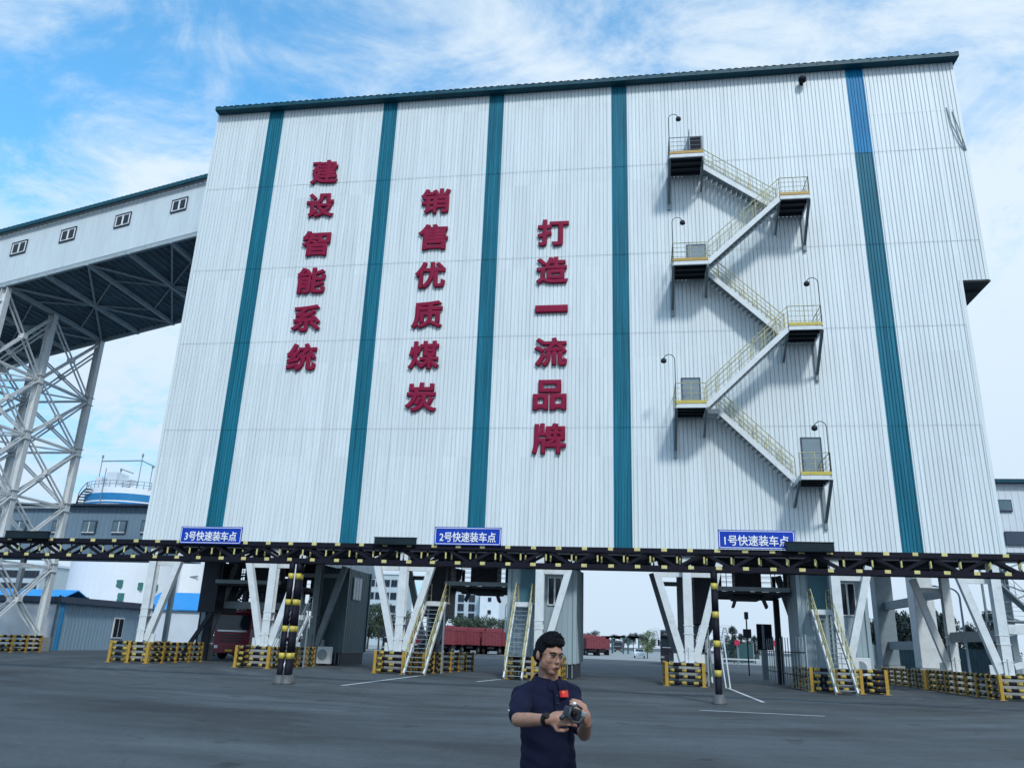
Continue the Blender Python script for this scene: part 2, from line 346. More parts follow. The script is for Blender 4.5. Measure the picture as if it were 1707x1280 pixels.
# corner flashings
for a in ((BX0-.05, BX0+.12, ZB, ZT), (BX1-.12, BX1+.05, ZB, 20.75), (BX2-.12, BX2+.05, 20.75, ZT)):
    t = MB(); t.box(a[0], a[1], FY-.075, FY+.15, a[2], a[3]); t.build('corner_trim', WHITE, bld)
t = MB(); t.corr((BX0, YD), (BX0, FY), ZB, ZT, .3, (-1, 0)); t.build('left_wall', WHITE, bld)
t = MB(); t.corr((BX1, FY), (BX1, YB), ZB, ZT, .3, (1, 0)); t.build('right_wall', WHITE, bld)
t = MB(); t.corr((BX2, FY), (BX2, 47), 20.75, ZT, .3, (1, 0)); t.corr((BX2, 47), (BX1, 47), 20.75, ZT, .3, (0, 1)); t.build('side_bay_wall', WHITE, bld)
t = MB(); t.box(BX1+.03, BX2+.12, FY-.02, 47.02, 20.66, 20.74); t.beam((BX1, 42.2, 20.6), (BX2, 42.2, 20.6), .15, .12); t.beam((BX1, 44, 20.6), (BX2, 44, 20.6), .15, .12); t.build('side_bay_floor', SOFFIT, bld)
t = MB(); t.corr((BX1, YB), (XD, YB), ZB, ZT, .3, (0, 1)); t.corr((XD, YB), (XD, YD), ZB, ZT, .3, (1, 0)); t.corr((XD, YD), (BX0, YD), ZB, ZT, .3, (0, 1)); t.build('back_wall', WHITE, bld)
# roof: corrugated sheet with a gutter at the front
t = MB(); RX0, RX1 = BX0-.03, BX2+.26; ZE = ZT-.42
nx = int((RX1-RX0)/.11); vs = []
for y, z in ((FY-.62, ZE+.27), (YB+.3, ZT+1.6)):
    for i in range(nx+1): vs.append((RX0+(RX1-RX0)*i/nx, y, z+(.05 if (i//2) % 2 else 0)))
t.add(vs, [(i, i+1, nx+2+i, nx+1+i) for i in range(nx)])
t.build('roof', TEALR, bld)
t = MB(); t.corr((RX0, 0), (XD+.3, 0), 0, 1, .3, (0, 1)); t.v = [(x, YB+.32+(YD-YB)*z, ZT+1.6+y*.5) for x, y, z in t.v]; t.build('rear_roof', TEALR, bld)
t = MB(); t.box(RX0+.02, RX1-.02, FY-.6, FY-.55, ZE+.04, ZE+.265); t.box(RX0+.02, RX1-.02, FY-.55, FY-.07, ZE+.03, ZE+.06); t.box(RX0+.02, RX0+.06, FY-.55, YB+.2, ZE+.06, ZE+.4); t.box(RX1-.06, RX1-.02, FY-.55, YB+.2, ZE+.06, ZE+.4)
for x in range(int(RX0)+1, int(RX1)): t.box(x-.03, x+.03, FY-.63, FY-.6, ZE+.15, ZE+.34)
t.build('eave_gutter', TEALR, bld)
# floor underside with beams
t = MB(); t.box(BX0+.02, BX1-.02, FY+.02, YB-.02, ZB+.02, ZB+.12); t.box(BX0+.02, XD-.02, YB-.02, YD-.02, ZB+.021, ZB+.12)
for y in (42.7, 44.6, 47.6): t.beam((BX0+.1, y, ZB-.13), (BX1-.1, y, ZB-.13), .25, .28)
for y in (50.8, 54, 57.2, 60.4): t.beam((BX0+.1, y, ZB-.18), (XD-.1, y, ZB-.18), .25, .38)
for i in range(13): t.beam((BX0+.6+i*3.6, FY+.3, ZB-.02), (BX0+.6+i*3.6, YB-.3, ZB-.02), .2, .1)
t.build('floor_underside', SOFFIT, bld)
t = MB(); t.box(BX0, BX1, FY-.08, FY+.02, ZB-.1, ZB); t.build('base_trim', STEELD, bld)
# steel legs
LEGX = [-26.65, -19.5, -12.2, -4.95, 2.45, 9.5, 16.7]
def leg(x, y, left, right, mat, back=False):
    c = MB(); c.hbeam((x, y, .95), (x, y, ZB+.01), .42, .44, .035, up=(0, 1, 0))
    for z in (1.6, 2.35, 2.75): c.box(x-.25, x+.25, y-.24, y+.24, z, z+.035)
    c.beam((x, y-.25, .98), (x, y-.25, 1.75), .1, .06); c.box(x-.42, x+.42, y-.4, y+.4, .92, .97)
    col_ = c.build('column', mat, bld)
    for s in ([-1] if left else [])+([1] if right else []):
        d = MB(); d.beam((x+s*.28, y+.01, 1.1), (x+s*1.62, y+.01, ZB-.37), .34, .3, up=(0, 1, 0)); d.box(x+s*.1-.02, x+s*.75, y-.03, y+.05, 1.0, 1.45) if s > 0 else d.box(x-.75, x-.08, y-.03, y+.05, 1.0, 1.45)
        d.build('brace', mat, col_)
    if left or right:
        h = MB(); h.beam((x-1.35 if left else x, y+.24, 5.22), (x+1.35 if right else x, y+.24, 5.22), .16, .24); h.build('tie_beam', mat, col_)
    p = MB(); p.box(x-.55, x+.55, y-.5, y+.5, 0, .91)
    for dx in (-.35, .35):
        for dy in (-.32, .32): p.tube([(x+dx, y+dy, .9), (x+dx, y+dy, 1.06)], .025, 6)
    p.build('pedestal', CONC, col_, bevel=.02)
for x, l_, r_ in zip(LEGX, (0, 1, 1, 0, 1, 0, 1), (1, 1, 1, 1, 1, 1, 0)): leg(x, FY+.25, l_, r_, STEELW)
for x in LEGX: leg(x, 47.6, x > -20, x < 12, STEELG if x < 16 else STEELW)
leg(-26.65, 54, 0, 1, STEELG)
c = MB(); c.beam((16.7, 41.6, 2.75), (16.7, 47.3, 2.75), .3, .5); c.build('side_beam', STEELG, bld)
rf_ = thing('rear_support_frame', (16.7, 55, 0), 'two thick white box columns joined by beams behind the outermost right leg', 'support frame')
for y in (51.5, 59.2):
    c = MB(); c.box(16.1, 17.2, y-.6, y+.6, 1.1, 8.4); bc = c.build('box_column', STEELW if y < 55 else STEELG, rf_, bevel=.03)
    c = MB(); c.box(15.9, 17.4, y-.8, y+.8, 0, 1.09); c.build('pedestal', CONC, bc)
for (y0, y1, z) in ((52.2, 58.6, 4.9), (52.2, 58.6, 2.35), (48.0, 50.8, 5.1)):
    c = MB(); c.beam((16.7, y0, z), (16.7, y1, z), .3, .5); c.build('cross_beam', STEELG, rf_)
c = MB(); c.box(15.0, 18.2, 50.5, 60.4, 8.42, 8.8); c.build('deck', STEELG, rf_)
for (x0, x1, y, z) in ((-26.4, -19.8, 47.6, 3.3), (16.95, 24, 41.25, 3.05)):
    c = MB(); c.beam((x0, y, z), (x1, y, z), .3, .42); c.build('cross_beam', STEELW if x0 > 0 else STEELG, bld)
c = MB(); c.beam((17.0, 41.25, 1.4), (22.6, 41.25, 3.0), .25, .25); c.build('brace', STEELW, bld)
c = MB(); c.hbeam((24.1, 41.25, 0), (24.1, 41.25, ZB), .42, .44, .035); c.build('column', STEELW, bld)
# doors on the facade
def facade_door(x0, x1, z0, z1, mat, open_=False):
    d = MB()
    for (a, b_, c_, e) in ((x0-.07, x0, z0, z1+.07), (x1, x1+.07, z0, z1+.07), (x0, x1, z1, z1+.07)): d.box(a, b_, FY-.1, FY-.035, c_, e)
    fr = d.build('door_frame', FRAMED, bld)
    if open_:
        k = MB(); k.box(x0, x1, FY-.07, FY-.06, z0, z1); k.build('doorway_dark', BLACK, fr)  # black panel painted as the unlit interior of the opening
        k = MB(); k.box(x0-.05, x0-.01, FY-.98, FY-.12, z0+.03, z1); o = k.build('door_leaf', DOORG, fr, bevel=.008); o['label'] = 'grey steel door leaf standing open'
    else:
        k = MB(); k.box(x0, x1, FY-.085, FY-.055, z0, z1); k.box(x0+.1, x1-.1, FY-.09, FY-.085, z0+.12, z0+.9); k.box(x0+.1, x1-.1, FY-.09, FY-.085, z0+1.1, z1-.12); k.box(x0+.05, x0+.1, FY-.13, FY-.085, z0+1.0, z0+1.12); k.build('door_leaf', mat, fr)
facade_door(3.42, 4.1, 28.12, 30.62, DOORG, True); facade_door(3.1, 4.05, 21.42, 23.45, DOORG); facade_door(2.55, 3.43, 13.44, 15.45, DOORG); facade_door(8.45, 9.33, 9.8, 12.12, DOORG)
for dx in (0, .28):
    k = MB(); k.tube([(17.9+dx, FY-.08, 31.6-dx), (18.0+dx, FY-.16, 30.4), (18.25+dx*.6, FY-.2, 29.4), (18.5+dx*.2, FY-.1, 28.7)], .035, 6); o = k.build('bent_flashing', STEELG, bld); o['label'] = 'bent loose flashing strip at the upper right corner'
for (x0, x1, z0, z1) in ((-29.0, -24.9, 2.6, ZB-.4), (-24.6, -20.6, 3.4, ZB-.4)):  # added dark sheets standing in for the darkness behind the left bay
    k = MB(); k.corr((x0, 58.5), (x1, 58.5), z0, z1, .4, (0, -1)); k.build('dark_bay_screen', SOFFIT, bld)
# black ball camera on the wall, filed among the lamps
wl = thing('wall_camera', (10.12, FY-.05, 33.9), 'small black ball camera mounted high on the white wall below the eave', 'lamp')
k = MB(); k.box(10.02, 10.22, FY-.12, FY-.04, 33.85, 34.05); k.tube([(10.12, FY-.1, 33.95), (10.12, FY-.4, 34.0)], .05); k.build('bracket', BLACK, wl)
k = MB(); k.lathe([(.05, .2), (.2, .12), (.23, 0), (.2, -.14), (.08, -.2)], (10.12, FY-.42, 33.98), 14); k.build('lamp_head', BLACK, wl, True)

# ------------------------------------------------------------------ slogan characters
COLS = [('建设智能系统', -19.3, [29.7, 27.3, 24.62, 22.1, 19.62, 17.15], 'left'), ('销售优质煤炭', -11.87, [27.15, 24.7, 22.16, 19.63, 17.1, 14.58], 'middle'), ('打造一流品牌', -4.6, [24.63, 22.16, 19.75, 17.13, 14.62, 12.15], 'right')]
ORD = ['topmost', 'second', 'third', 'fourth', 'fifth', 'lowest']
for s, x, zs, nm in COLS:
    for i, (ch, z) in enumerate(zip(s, zs)):
        me, gw, gh = glyph_mesh(ch, 1.78, .034, .11)
        me.materials.append(RED)
        kx, kz = 1.86/max(gw, .1), (1.74/gh if ch != '一' else 1.7)
        for v in me.vertices: v.co.x *= kx; v.co.z *= kz
        o = bpy.data.objects.new('wall_character', me); COL.objects.link(o); o.location = (x, FY-.16, z)
        tag(o, 'red raised character %s, %s of the %s vertical slogan' % (ch, ORD[i], nm), 'sign letter', 'red slogan characters on the white wall')

# ------------------------------------------------------------------ fire escape on the facade
fe = thing('fire_escape', (6, FY, 0), 'zigzag white steel fire escape with yellow railings on the white wall', 'fire escape')
def rail(mb, p, q, h=1.1, posts=True, n=4, rr=.018):
    p, q = Vector(p), Vector(q); ln = (q-p).length; c = max(1, round(ln/.85))
    mb.tube([p+Vector((0, 0, h)), q+Vector((0, 0, h))], rr*1.3, 6)
    for j in range(1, n): z = h*j/n; mb.tube([p+Vector((0, 0, z)), q+Vector((0, 0, z))], rr*.7, 5)
    for i in range(c+1): a = p.lerp(q, i/c); mb.tube([a, a+Vector((0, 0, h))], rr*1.2, 6)
YO, YI = 38.8, FY-.08
LAND = [(2.15, 4.0, 28.1), (7.94, 9.45, 25.1), (2.16, 3.98, 21.4), (7.84, 9.48, 17.5), (2.07, 3.58, 13.42), (7.84, 9.25, 9.78)]
for i, (x0, x1, z) in enumerate(LAND):
    leftside = i % 2 == 0
    d = MB(); d.box(x0, x1, YO, YI, z-.06, z, 1); d.box(x0, x1, YO-.05, YO+.04, z-.22, z+.02); d.box(x0-.04, x0+.04, YO+.04, YI, z-.22, z+.02); d.box(x1-.04, x1+.04, YO+.04, YI, z-.22, z+.02)
    for y in (39.4, 40.0, 40.6): d.box(x0+.04, x1-.04, y-.04, y+.04, z-.2, z-.07, 1)
    lo = d.build('landing', [STEELW, SOFFIT], fe)
    xo = x0 if leftside else x1
    k = MB(); k.hbeam((xo, YO+.1, z-.2), (xo, YI-.02, z-2.0), .12, .14, .02, up=(1, 0, 0)); k.box(xo-.08, xo+.08, YI-.12, YI, z-2.3, z-.2); k.build('support_bracket', STEELG, lo)
    k = MB(); k.hbeam((x1 if leftside else x0, YO+.4, z-.2), (x1 if leftside else x0, YI-.02, z-1.2), .1, .12, .02, up=(1, 0, 0)); k.build('support_bracket', STEELG, lo)
    k = MB(); rail(k, (x0, YO, z), (x1, YO, z)); rail(k, (xo, YO, z), (xo, YI-.05, z)); k.build('railing', YRAIL if i not in (0,) else STEELG, lo)
    k = MB(); k.box(x0, x1, YO-.075, YO-.055, z, z+.16); k.build('toe_board', YEL if i > 2 else ORNG, lo)
    if i == 4:
        k = MB(); k.box(x1, x1+.75, 39.9, YI, z-.06, z-.02); k.box(x1, x1+.75, 39.85, 39.92, z-.2, z+.02); k.build('landing_extension', STEELW, lo)
def flight(xa, za, xb, zb, y0, y1, outer):
    d = MB()
    for y in (y0, y1): d.beam((xa, y, za-.1), (xb, y, zb-.1), .06, .26)
    fo = d.build('flight', STEELW, fe)
    k = MB(); n = int(abs(zb-za)/.2)
    for i in range(1, n):
        t = i/n; x = xa+(xb-xa)*t; z = za+(zb-za)*t; k.box(x-.15, x+.15, y0+.04, y1-.04, z-.06, z-.03); k.box(x-.15, x-.13, y0+.04, y1-.04, z-.14, z-.06)
    k.build('treads', STEELG, fo)
    k = MB(); rail(k, (xa, y0, za), (xb, y0, zb)); rail(k, (xa, y1, za), (xb, y1, zb)); k.build('railing', YRAIL, fo)
flight(4.0, 28.1, 7.94, 25.1, 39.95, 40.8, 0); flight(7.94, 25.1, 3.98, 21.4, 38.85, 39.75, 1)
flight(3.98, 21.4, 7.84, 17.5, 39.95, 40.8, 0); flight(7.84, 17.5, 3.58, 13.42, 38.85, 39.75, 1); flight(4.3, 13.42, 7.84, 9.78, 39.95, 40.8, 0)
# gooseneck lamps
for (li, xs_, sg, lab) in ((0, 2.15, 1, 'thin gooseneck lamp above the topmost landing with the open door'), (2, 2.16, 1, 'thin gooseneck lamp on the third landing from the top'), (3, 9.45, -1, 'thin gooseneck lamp on the right landing between two flights'), (4, 2.07, -1, 'thin gooseneck lamp curving left beside the grey door'), (5, 9.2, -1, 'thin gooseneck lamp on the lowest landing')):
    z = LAND[li][2]; y = YO-.05
    gl = thing('gooseneck_lamp', (xs_, y, z), lab, 'lamp', 'gooseneck lamps on the fire escape')
    pts = [(xs_, y, z-.1), (xs_, y, z+2.35)]+[(xs_+sg*.28*(1-math.cos(a)), y, z+2.35+.3*math.sin(a)) for a in [math.pi*j/8 for j in range(1, 8)]]
    k = MB(); k.tube(pts, .021, 6); k.build('pole', STEELD, gl)
    k = MB(); k.lathe([(.05, .1), (.14, .02), (.15, -.12), (.06, -.18)], (xs_+sg*.56, y, z+2.36), 10); k.build('lamp_shade', STEELD, gl, True)

# ------------------------------------------------------------------ striped height-limit gantry in front
GY, GX0, GX1 = 28.0, -27.6, 17.6
ga = thing('height_limit_gantry', (-5, GY, 0), 'long black lattice gantry with yellow tape bands crossing the whole yard', 'gantry')
for y, off in ((GY, 0), (GY+.42, .12)):
    cuts = [(i*.905+.36+off, i*.905+.53+off) for i in range(int((GX1-GX0)/.905))]
    for z in (4.26, 4.84):
        k = MB(); k.box(GX0, GX1, y-.07, y+.07, z-.085, z+.085)
        for a, b_ in cuts:
            jit = random.uniform(-.02, .02); k.box(GX0+a+jit, GX0+b_+jit+random.uniform(0, .03), y-.074, y+.074, z-.02, z+.089, 1)
        k.build('chord', [BLACK, GYEL], ga)
    k = MB(); n = int((GX1-GX0)/.905)
    for i in range(n):
        x = GX0+i*.905+.9+off
        k.banded((x, y, 4.3), (x, y, 4.8), .03, [(.14, .36)], 6)
        k.beam((x, y+.02, 4.3 if i % 2 else 4.8), (x+.905, y+.02, 4.8 if i % 2 else 4.3), .07, .10)
    k.build('lattice', [BLACK, GYEL], ga)
k = MB()
for i in range(25): x = GX0+i*1.81+.3; k.beam((x, GY, 4.84), (x, GY+.42, 4.84), .05, .05); k.beam((x, GY, 4.26), (x+.9, GY+.42, 4.26), .05, .05)
k.build('cross_tie', BLACK, ga)
for (px_, spots) in ((-12.4, [(-.16, 0), (.1, .04), (.02, .42)]), (2.55, [(0, 0), (.06, .42)]), (-27.3, [(0, 0), (.06, .42)]), (17.4, [(0, 0), (.06, .42)])):
    for dx, dy in spots:
        k = MB(); k.banded((px_+dx, GY+dy, .02), (px_+dx, GY+dy, 4.2), .105, [(i*.92-.1, i*.92+.1) for i in (1, 2, 3, 4)], 14)
        po = k.build('support_pole', [BLACK, YEL], ga, True)
        k = MB(); k.lathe([(.24, 0), (.23, .05), (.12, .3), (.108, .3)], (px_+dx, GY+dy, 0), 14); k.build('cone_foot', STEELF, po, True)
# signs on the gantry
for num, x0, x1, z1, lab in (('3', -17.15, -14.65, 5.44, 'blue road sign reading 3号快速装车点 on the gantry'), ('2', -7.22, -4.77, 5.55, 'blue road sign reading 2号快速装车点 on the gantry'), ('1', 2.75, 5.27, 5.58, 'blue road sign reading 1号快速装车点 on the gantry')):
    sg = thing('blue_sign_board', ((x0+x1)/2, GY-.1, z1-.63), lab, 'sign', 'blue bay signs on the gantry')
    k = MB(); k.box(x0, x1, GY-.14, GY-.11, z1-.64, z1); k.build('board', SIGNB, sg)
    k = MB(); e = .022
    for a in ((x0+.03, x1-.03, z1-.03-e, z1-.03), (x0+.03, x1-.03, z1-.61, z1-.61+e), (x0+.03, x0+.03+e, z1-.61, z1-.03), (x1-.03-e, x1-.03, z1-.61, z1-.03)): k.box(a[0], a[1], GY-.145, GY-.139, a[2], a[3])
    k.build('border', SIGNW, sg)
    me, gw, gh = glyph_mesh(num+'号快速装车点', .34, .014, .02); me.materials.append(SIGNW)
    for v in me.vertices: v.co.x *= (x1-x0)*.84/gw; v.co.z *= .36/gh
    o = bpy.data.objects.new('lettering', me); COL.objects.link(o); o.location = ((x0+x1)/2, GY-.15, z1-.36); attach(o, sg)
    k = MB()
    for x in (x0+.4, x1-.4): k.box(x-.03, x+.03, GY-.11, GY-.06, z1-.6, z1-.05)
    k.build('bracket', STEELD, sg)
for x0, x1, z1, lab in ((-24.45, -22.6, 5.12, 'black display box on the gantry beside the white trestle'), (-9.4, -7.85, 5.1, 'black display box on the gantry next to the 2号 sign'), (4.93, 6.46, 5.16, 'black display box covering the end of the 1号 sign')):
    ld = thing('display_box', ((x0+x1)/2, GY-.3, 4.8), lab, 'display', 'black display boxes on the gantry')
    k = MB(); k.box(x0, x1, GY-.34, GY-.18, 4.86, z1+.01); k.build('case', LEDM, ld, bevel=.015)
    k = MB(); k.box(x0+.05, x1-.05, GY-.346, GY-.341, 4.9, z1-.04); k.build('screen', LEDM, ld)
    k = MB(); k.box(x0-.02, x1+.02, GY-.36, GY-.16, z1+.01, z1+.03); k.build('hood', STEELD, ld)

# ------------------------------------------------------------------ crash barriers
def barrier(segs, lab, yel=BYEL, h=1.06, rails=4, pitch=.58):
    'segs: list of ((x,y),(x,y)) runs of striped pipe with yellow posts'
    x, y = segs[0][0]
    t = thing('crash_barrier', (x, y, 0), lab, 'barrier', 'striped crash barriers around the legs')
    done = set()
    for (a, b_) in segs:
        a, b_ = Vector((*a, 0)), Vector((*b_, 0)); ln = (b_-a).length; n = max(1, round(ln/1.25))
        for i in range(n+1):
            p = a.lerp(b_, i/n); key = (round(p.x, 1), round(p.y, 1))
            if key in done: continue
            done.add(key)
            k = MB(); k.box(p.x-.075, p.x+.075, p.y-.088, p.y+.088, 0, h); k.box(p.x-.16, p.x+.16, p.y-.16, p.y+.16, 0, .02); k.build('post', ORNG, t, bevel=.01)
        for j in range(rails):
            z = .15+j*(h-.24)/(rails-1); o = Vector((0, 0, 0))
            k = MB(); ph = .12+random.uniform(-.05, .06); cuts = []
            for q in range(int(ln/pitch)+1):
                c0_ = q*pitch+ph+random.uniform(-.03, .03); c1_ = c0_+pitch*.42*random.uniform(.82, 1.12)
                if c1_ < ln: cuts.append((c0_, c1_))
            sag = Vector((0, 0, random.uniform(-.012, .012))); k.banded(a+o+Vector((0, 0, z)), b_+o+Vector((0, 0, z))+sag, .08, cuts, 8)
            k.build('rail', [BLACK, yel], t, True)
def ubar(x0, x1, y0, y1, lab, **k): barrier([((x0, y0), (x1, y0)), ((x1, y0), (x1, y1)), ((x0, y1), (x0, y0))], lab, **k)
ubar(-27.05, -24.95, 39.35, 44.6, 'black and yellow pipe barrier in front of the outermost left leg')
ubar(-20.15, -18.4, 39.5, 45.3, 'black and yellow pipe barrier beside the red truck')
ubar(-12.95, -11.5, 39.9, 44.5, 'short black and yellow barrier beside the foot of the first stair')
ubar(-6.3, -3.75, 39.7, 50, 'black and yellow barrier behind the man and the stair')
ubar(1.3, 3.0, 40.0, 44.5, 'black and yellow barrier just left of the striped pole')
ubar(7.85, 11.1, 40.2, 44.5, 'black and yellow barrier behind the foot of the stair with white stringers')
ubar(15.75, 19.5, 39.85, 49, 'long black and yellow barrier around the outermost right leg')
barrier([((16.1, 50.2), (17.9, 50.2)), ((15.9, 58.2), (15.9, 50.2))], 'low dark barrier around the two thick white box columns', h=1.0)
barrier([((-42.6, 45.4), (-39.0, 45.4)), ((-39.0, 45.4), (-39.0, 49.2))], 'black and yellow barrier at the foot of the white trestle tower')
barrier([((-10.9, 41.6), (-9.75, 48.6))], 'straight striped guide barrier along the middle truck bay', rails=4, h=1.06, pitch=1.6)

# ------------------------------------------------------------------ control rooms under the building
def room(x0, x1, y0, y1, lab, door=None, win=[], sidewin=None, wallm=None):
    t = thing('control_room', ((x0+x1)/2, y0, 0), lab, 'control room', 'cladded control rooms under the building')
    z0 = .75
    k = MB()
    k.corr((x0, y0), (x1, y0), z0, ZB-.4, .3, (0, -1), depth=.02, rib=.03); k.corr((x1, y0), (x1, y1), z0, ZB-.4, .3, (1, 0), depth=.02, rib=.03); k.corr((x0, y1), (x0, y0), z0, ZB-.4, .3, (-1, 0), depth=.02, rib=.03); k.corr((x1, y1), (x0, y1), z0, ZB-.4, .3, (0, 1), depth=.02, rib=.03)
    for (cx, cy) in ((x0, y0), (x1, y0), (x1, y1)): k.box(cx-.09, cx+.09, cy-.09, cy+.09, z0, ZB-.38)
    k.box(x0, x1, y0, y1, z0-.04, z0); k.build('wall', wallm or ROOM, t)
    k = MB(); k.box(x0+.05, x1-.05, y0+.05, y1-.05, 0, z0-.04); k.build('plinth', STEELD, t)
    k = MB()
    for i in range(int((x1-x0)/.25)): k.box(x0+.1+i*.25, x0+.16+i*.25, y0-.01, y0+.03, .05, z0-.06)
    k.build('plinth_grille', STEELG, t)
    if door:
        a, b_, c_, e = door; k = MB(); k.box(a-.06, b_+.06, y0-.07, y0-.03, c_, e+.07); fr = k.build('door_frame', STEELG, t)
        k = MB(); k.box(a, b_, y0-.1, y0-.07, c_+.02, e); k.box(a+.05, a+.11, y0-.15, y0-.1, c_+1, c_+1.12); k.box(a+.25, b_-.2, y0-.115, y0-.1, e-.55, e-.38); k.build('door', DOORT, fr)
    for a, b_, c_, e in win:
        k = MB(); k.box(a, b_, y0-.08, y0-.03, c_, e); k.box((a+b_)/2-.03, (a+b_)/2+.03, y0-.1, y0-.08, c_, e); f = k.build('window_frame', FRAMEW, t)
        m_ = (a+b_)/2
        k = MB(); k.box(a+.06, m_-.05, y0-.09, y0-.081, c_+.06, e-.06); k.box(m_+.05, b_-.06, y0-.09, y0-.081, c_+.06, e-.06); k.build('pane', GLASS, f)
    if sidewin:
        a, b_, c_, e = sidewin; k = MB(); k.box(x1+.03, x1+.08, a, b_, c_, e)
        for q in (1/3, 2/3): k.box(x1+.08, x1+.1, a+(b_-a)*q-.03, a+(b_-a)*q+.03, c_, e)
        f = k.build('window_frame', ROOM, t)
        k = MB()
        for q in range(3): k.box(x1+.081, x1+.09, a+(b_-a)*q/3+.05, a+(b_-a)*(q+1)/3-.05, c_+.05, e-.05)
        k.build('pane', GLASSB, f)
    return t
room(-19.9, -17.9, 48.4, 52.6, 'grey cladded control room in deep shade beside the red truck bay', sidewin=(49.3, 50.8, 3.9, 5.3), wallm=M('room_cladding_shaded', (.075, .13, .155), .55, 0, .12, 1, (4, 4, .2)))  # darker cladding copy with the room's deep shade put into its colour
room(-6.75, -3.25, 42.7, 48, 'cladded control room with teal door directly behind the man', door=(-6.15, -5.35, 3.68, 5.62), win=[(-4.7, -3.95, 3.6, 5.05)])
room(8.02, 11.2, 42.7, 46, 'cladded control room with teal door behind the stair with yellowish handrails', door=(8.5, 9.45, 3.72, 5.6), win=[(9.95, 10.75, 3.5, 5.1)])
for (x, y, lab) in ((-18.25, 46.6, 'white air conditioner unit on the ground by the shaded control room'), (10.6, 42.25, 'white air conditioner unit under the V brace of the right leg')):
    t = thing('air_conditioner', (x, y, 0), lab, 'air conditioner', 'outdoor air conditioner units')
    z = .12 if x < 0 else .6
    k = MB(); k.box(x-.42, x+.42, y-.16, y+.16, z, z+.95); k.build('case', STEELW, t, bevel=.02)
    k = MB(); k.lathe([(.3, 0), (.3, .02), (.05, .03)], (0, 0, 0), 20); k.v = [(x-.08+vx, y-.165-vz, z+.5+vy) for vx, vy, vz in k.v]; k.build('fan_grille', STEELG, t)
    for dx in (-.3, .3): k = MB(); k.box(x+dx-.05, x+dx+.05, y-.15, y+.15, 0, z-.002); k.build('foot', STEELD, t)
# access stairs
def stair(x0, x1, y0, y1, z1, lab, rmat=YRAIL, land=.9):
    t = thing('access_stair', ((x0+x1)/2, y0, 0), lab, 'stair', 'steep steel access stairs')
    for x in (x0, x1):
        k = MB(); k.beam((x, y0, .06), (x, y1, z1-.08), .07, .2); k.build('stringer', STEELW, t)
        k = MB(); rail(k, (x, y0+.15, .2), (x, y1, z1), h=.95, n=3, rr=.022)
        if land: rail(k, (x, y1, z1), (x, y1+land-.1, z1), h=.95, n=3, rr=.022)
        k.build('handrail', rmat, t)
    k = MB(); n = int(z1/.21)
    for i in range(1, n): q = i/n; y = y0+(y1-y0)*q; k.box(x0+.035, x1-.035, y-.1, y+.1, z1*q-.05, z1*q-.02)
    k.build('treads', STEELG, t)
    if land:
        k = MB(); k.box(x0-.05, x1+.05, y1, y1+land, z1-.1, z1-.02); k.box(x0-.05, x1+.05, y1-.03, y1, z1-.25, z1); k.build('landing', STEELW, t)
        for x in (x0+.05, x1-.05): k = MB(); k.beam((x, y1+.2, z1-.12), (x, y1+.2, 0), .08, .08); k.build('landing_post', STEELG, t)
stair(-6.25, -5.4, 38.65, 41.75, 3.68, 'steep stair with yellow railings beside the man', YRAIL)
stair(8.42, 9.3, 38.0, 41.7, 3.72, 'steep stair leading up to the teal door on the right', YRAIL)
stair(-11.15, -10.15, 38.85, 42.4, 3.62, 'steep stair rising into the dark middle loading bay', YRAIL)
stair(-18.55, -17.85, 40.2, 42.6, 2.7, 'short stair half hidden behind the triple striped pole', STEELG, land=.5)
stair(2.75, 3.6, 42.6, 46.2, 4.4, 'stair rising away behind the single striped pole', STEELG, land=.8)
# loading platforms with chutes
def platform(x0, x1, y0, y1, z, lab, cx, wch):
    t = thing('loading_platform', ((x0+x1)/2, y0, z), lab, 'platform', 'loading platforms under the building')
    k = MB(); k.box(x0, x1, y0, y1, z-.32, z-.22); k.beam((x0, y0-.08, z-.1), (x1, y0-.08, z-.1), .16, .22, 1); k.beam((x0, y1+.1, z-.2), (x1, y1+.1, z-.2), .2, .4)
    for i in range(6): x = x0+(x1-x0)*i/5; k.beam((x, y0, z-.16), (x, y1, z-.16), .12, .12)
    k.build('deck', [STEELD, STEELG], t)
    k = MB(); rail(k, (x0, y0-.05, z), (x1, y0-.05, z), h=1.1, n=4); rail(k, (x0, y1, z), (x1, y1, z), h=1.1, n=4); k.build('railing', STEELD, t)
    k = MB(); k.box(x0-1.2, x0-.1, y0+.4, y0+3.2, z-1.9, ZB-.37); k.beam((x0-.7, y0+1, 0), (x0-.7, y0+1, z-1.9), .35, .35); k.beam((x0-.3, y0+.5, z-1.9), (x0-2, y0+.5, 0), .12, .25); k.build('chute_housing', STEELD, t)
    k = MB(); c = wch/2
    k.box(cx-c*.8, cx+c*.8, y0+.9, y0+2.4, z+.02, ZB-.3); k.box(cx-c*.5, cx+c*.5, y0+2.6, y0+3.6, z+.02, ZB-.3)
    k.prism([(-c, 0), (c, 0), (c*.8, -.22), (-c*.8, -.22)], (cx, y0+.9, z-.33), (1, 0, 0), (0, 0, 1), (0, 2.4, 0))
    for sgn in (-1, 1):
        k.beam((cx+sgn*c*.8, y0+.9, z-.45), (cx+sgn*c*1.02, y0+.8, z-.98), .13, .5, up=(0, 1, 0))
    k.build('loading_chute', STEELD, t)
    for x in (x0+.15, x1-.15):
        for y in (y0+.3, y1-.3): k = MB(); k.beam((x, y, z-.3), (x, y, ZB-.37), .16, .16); k.build('hanger', STEELD, t)
    for x in ((x0-1.1, x1-.1) if x0 < 0 else (x1-.1,)): k = MB(); k.beam((x, y1-.4, 0), (x, y1-.4, z-.33), .3, .3); k.build('post', STEELD, t)
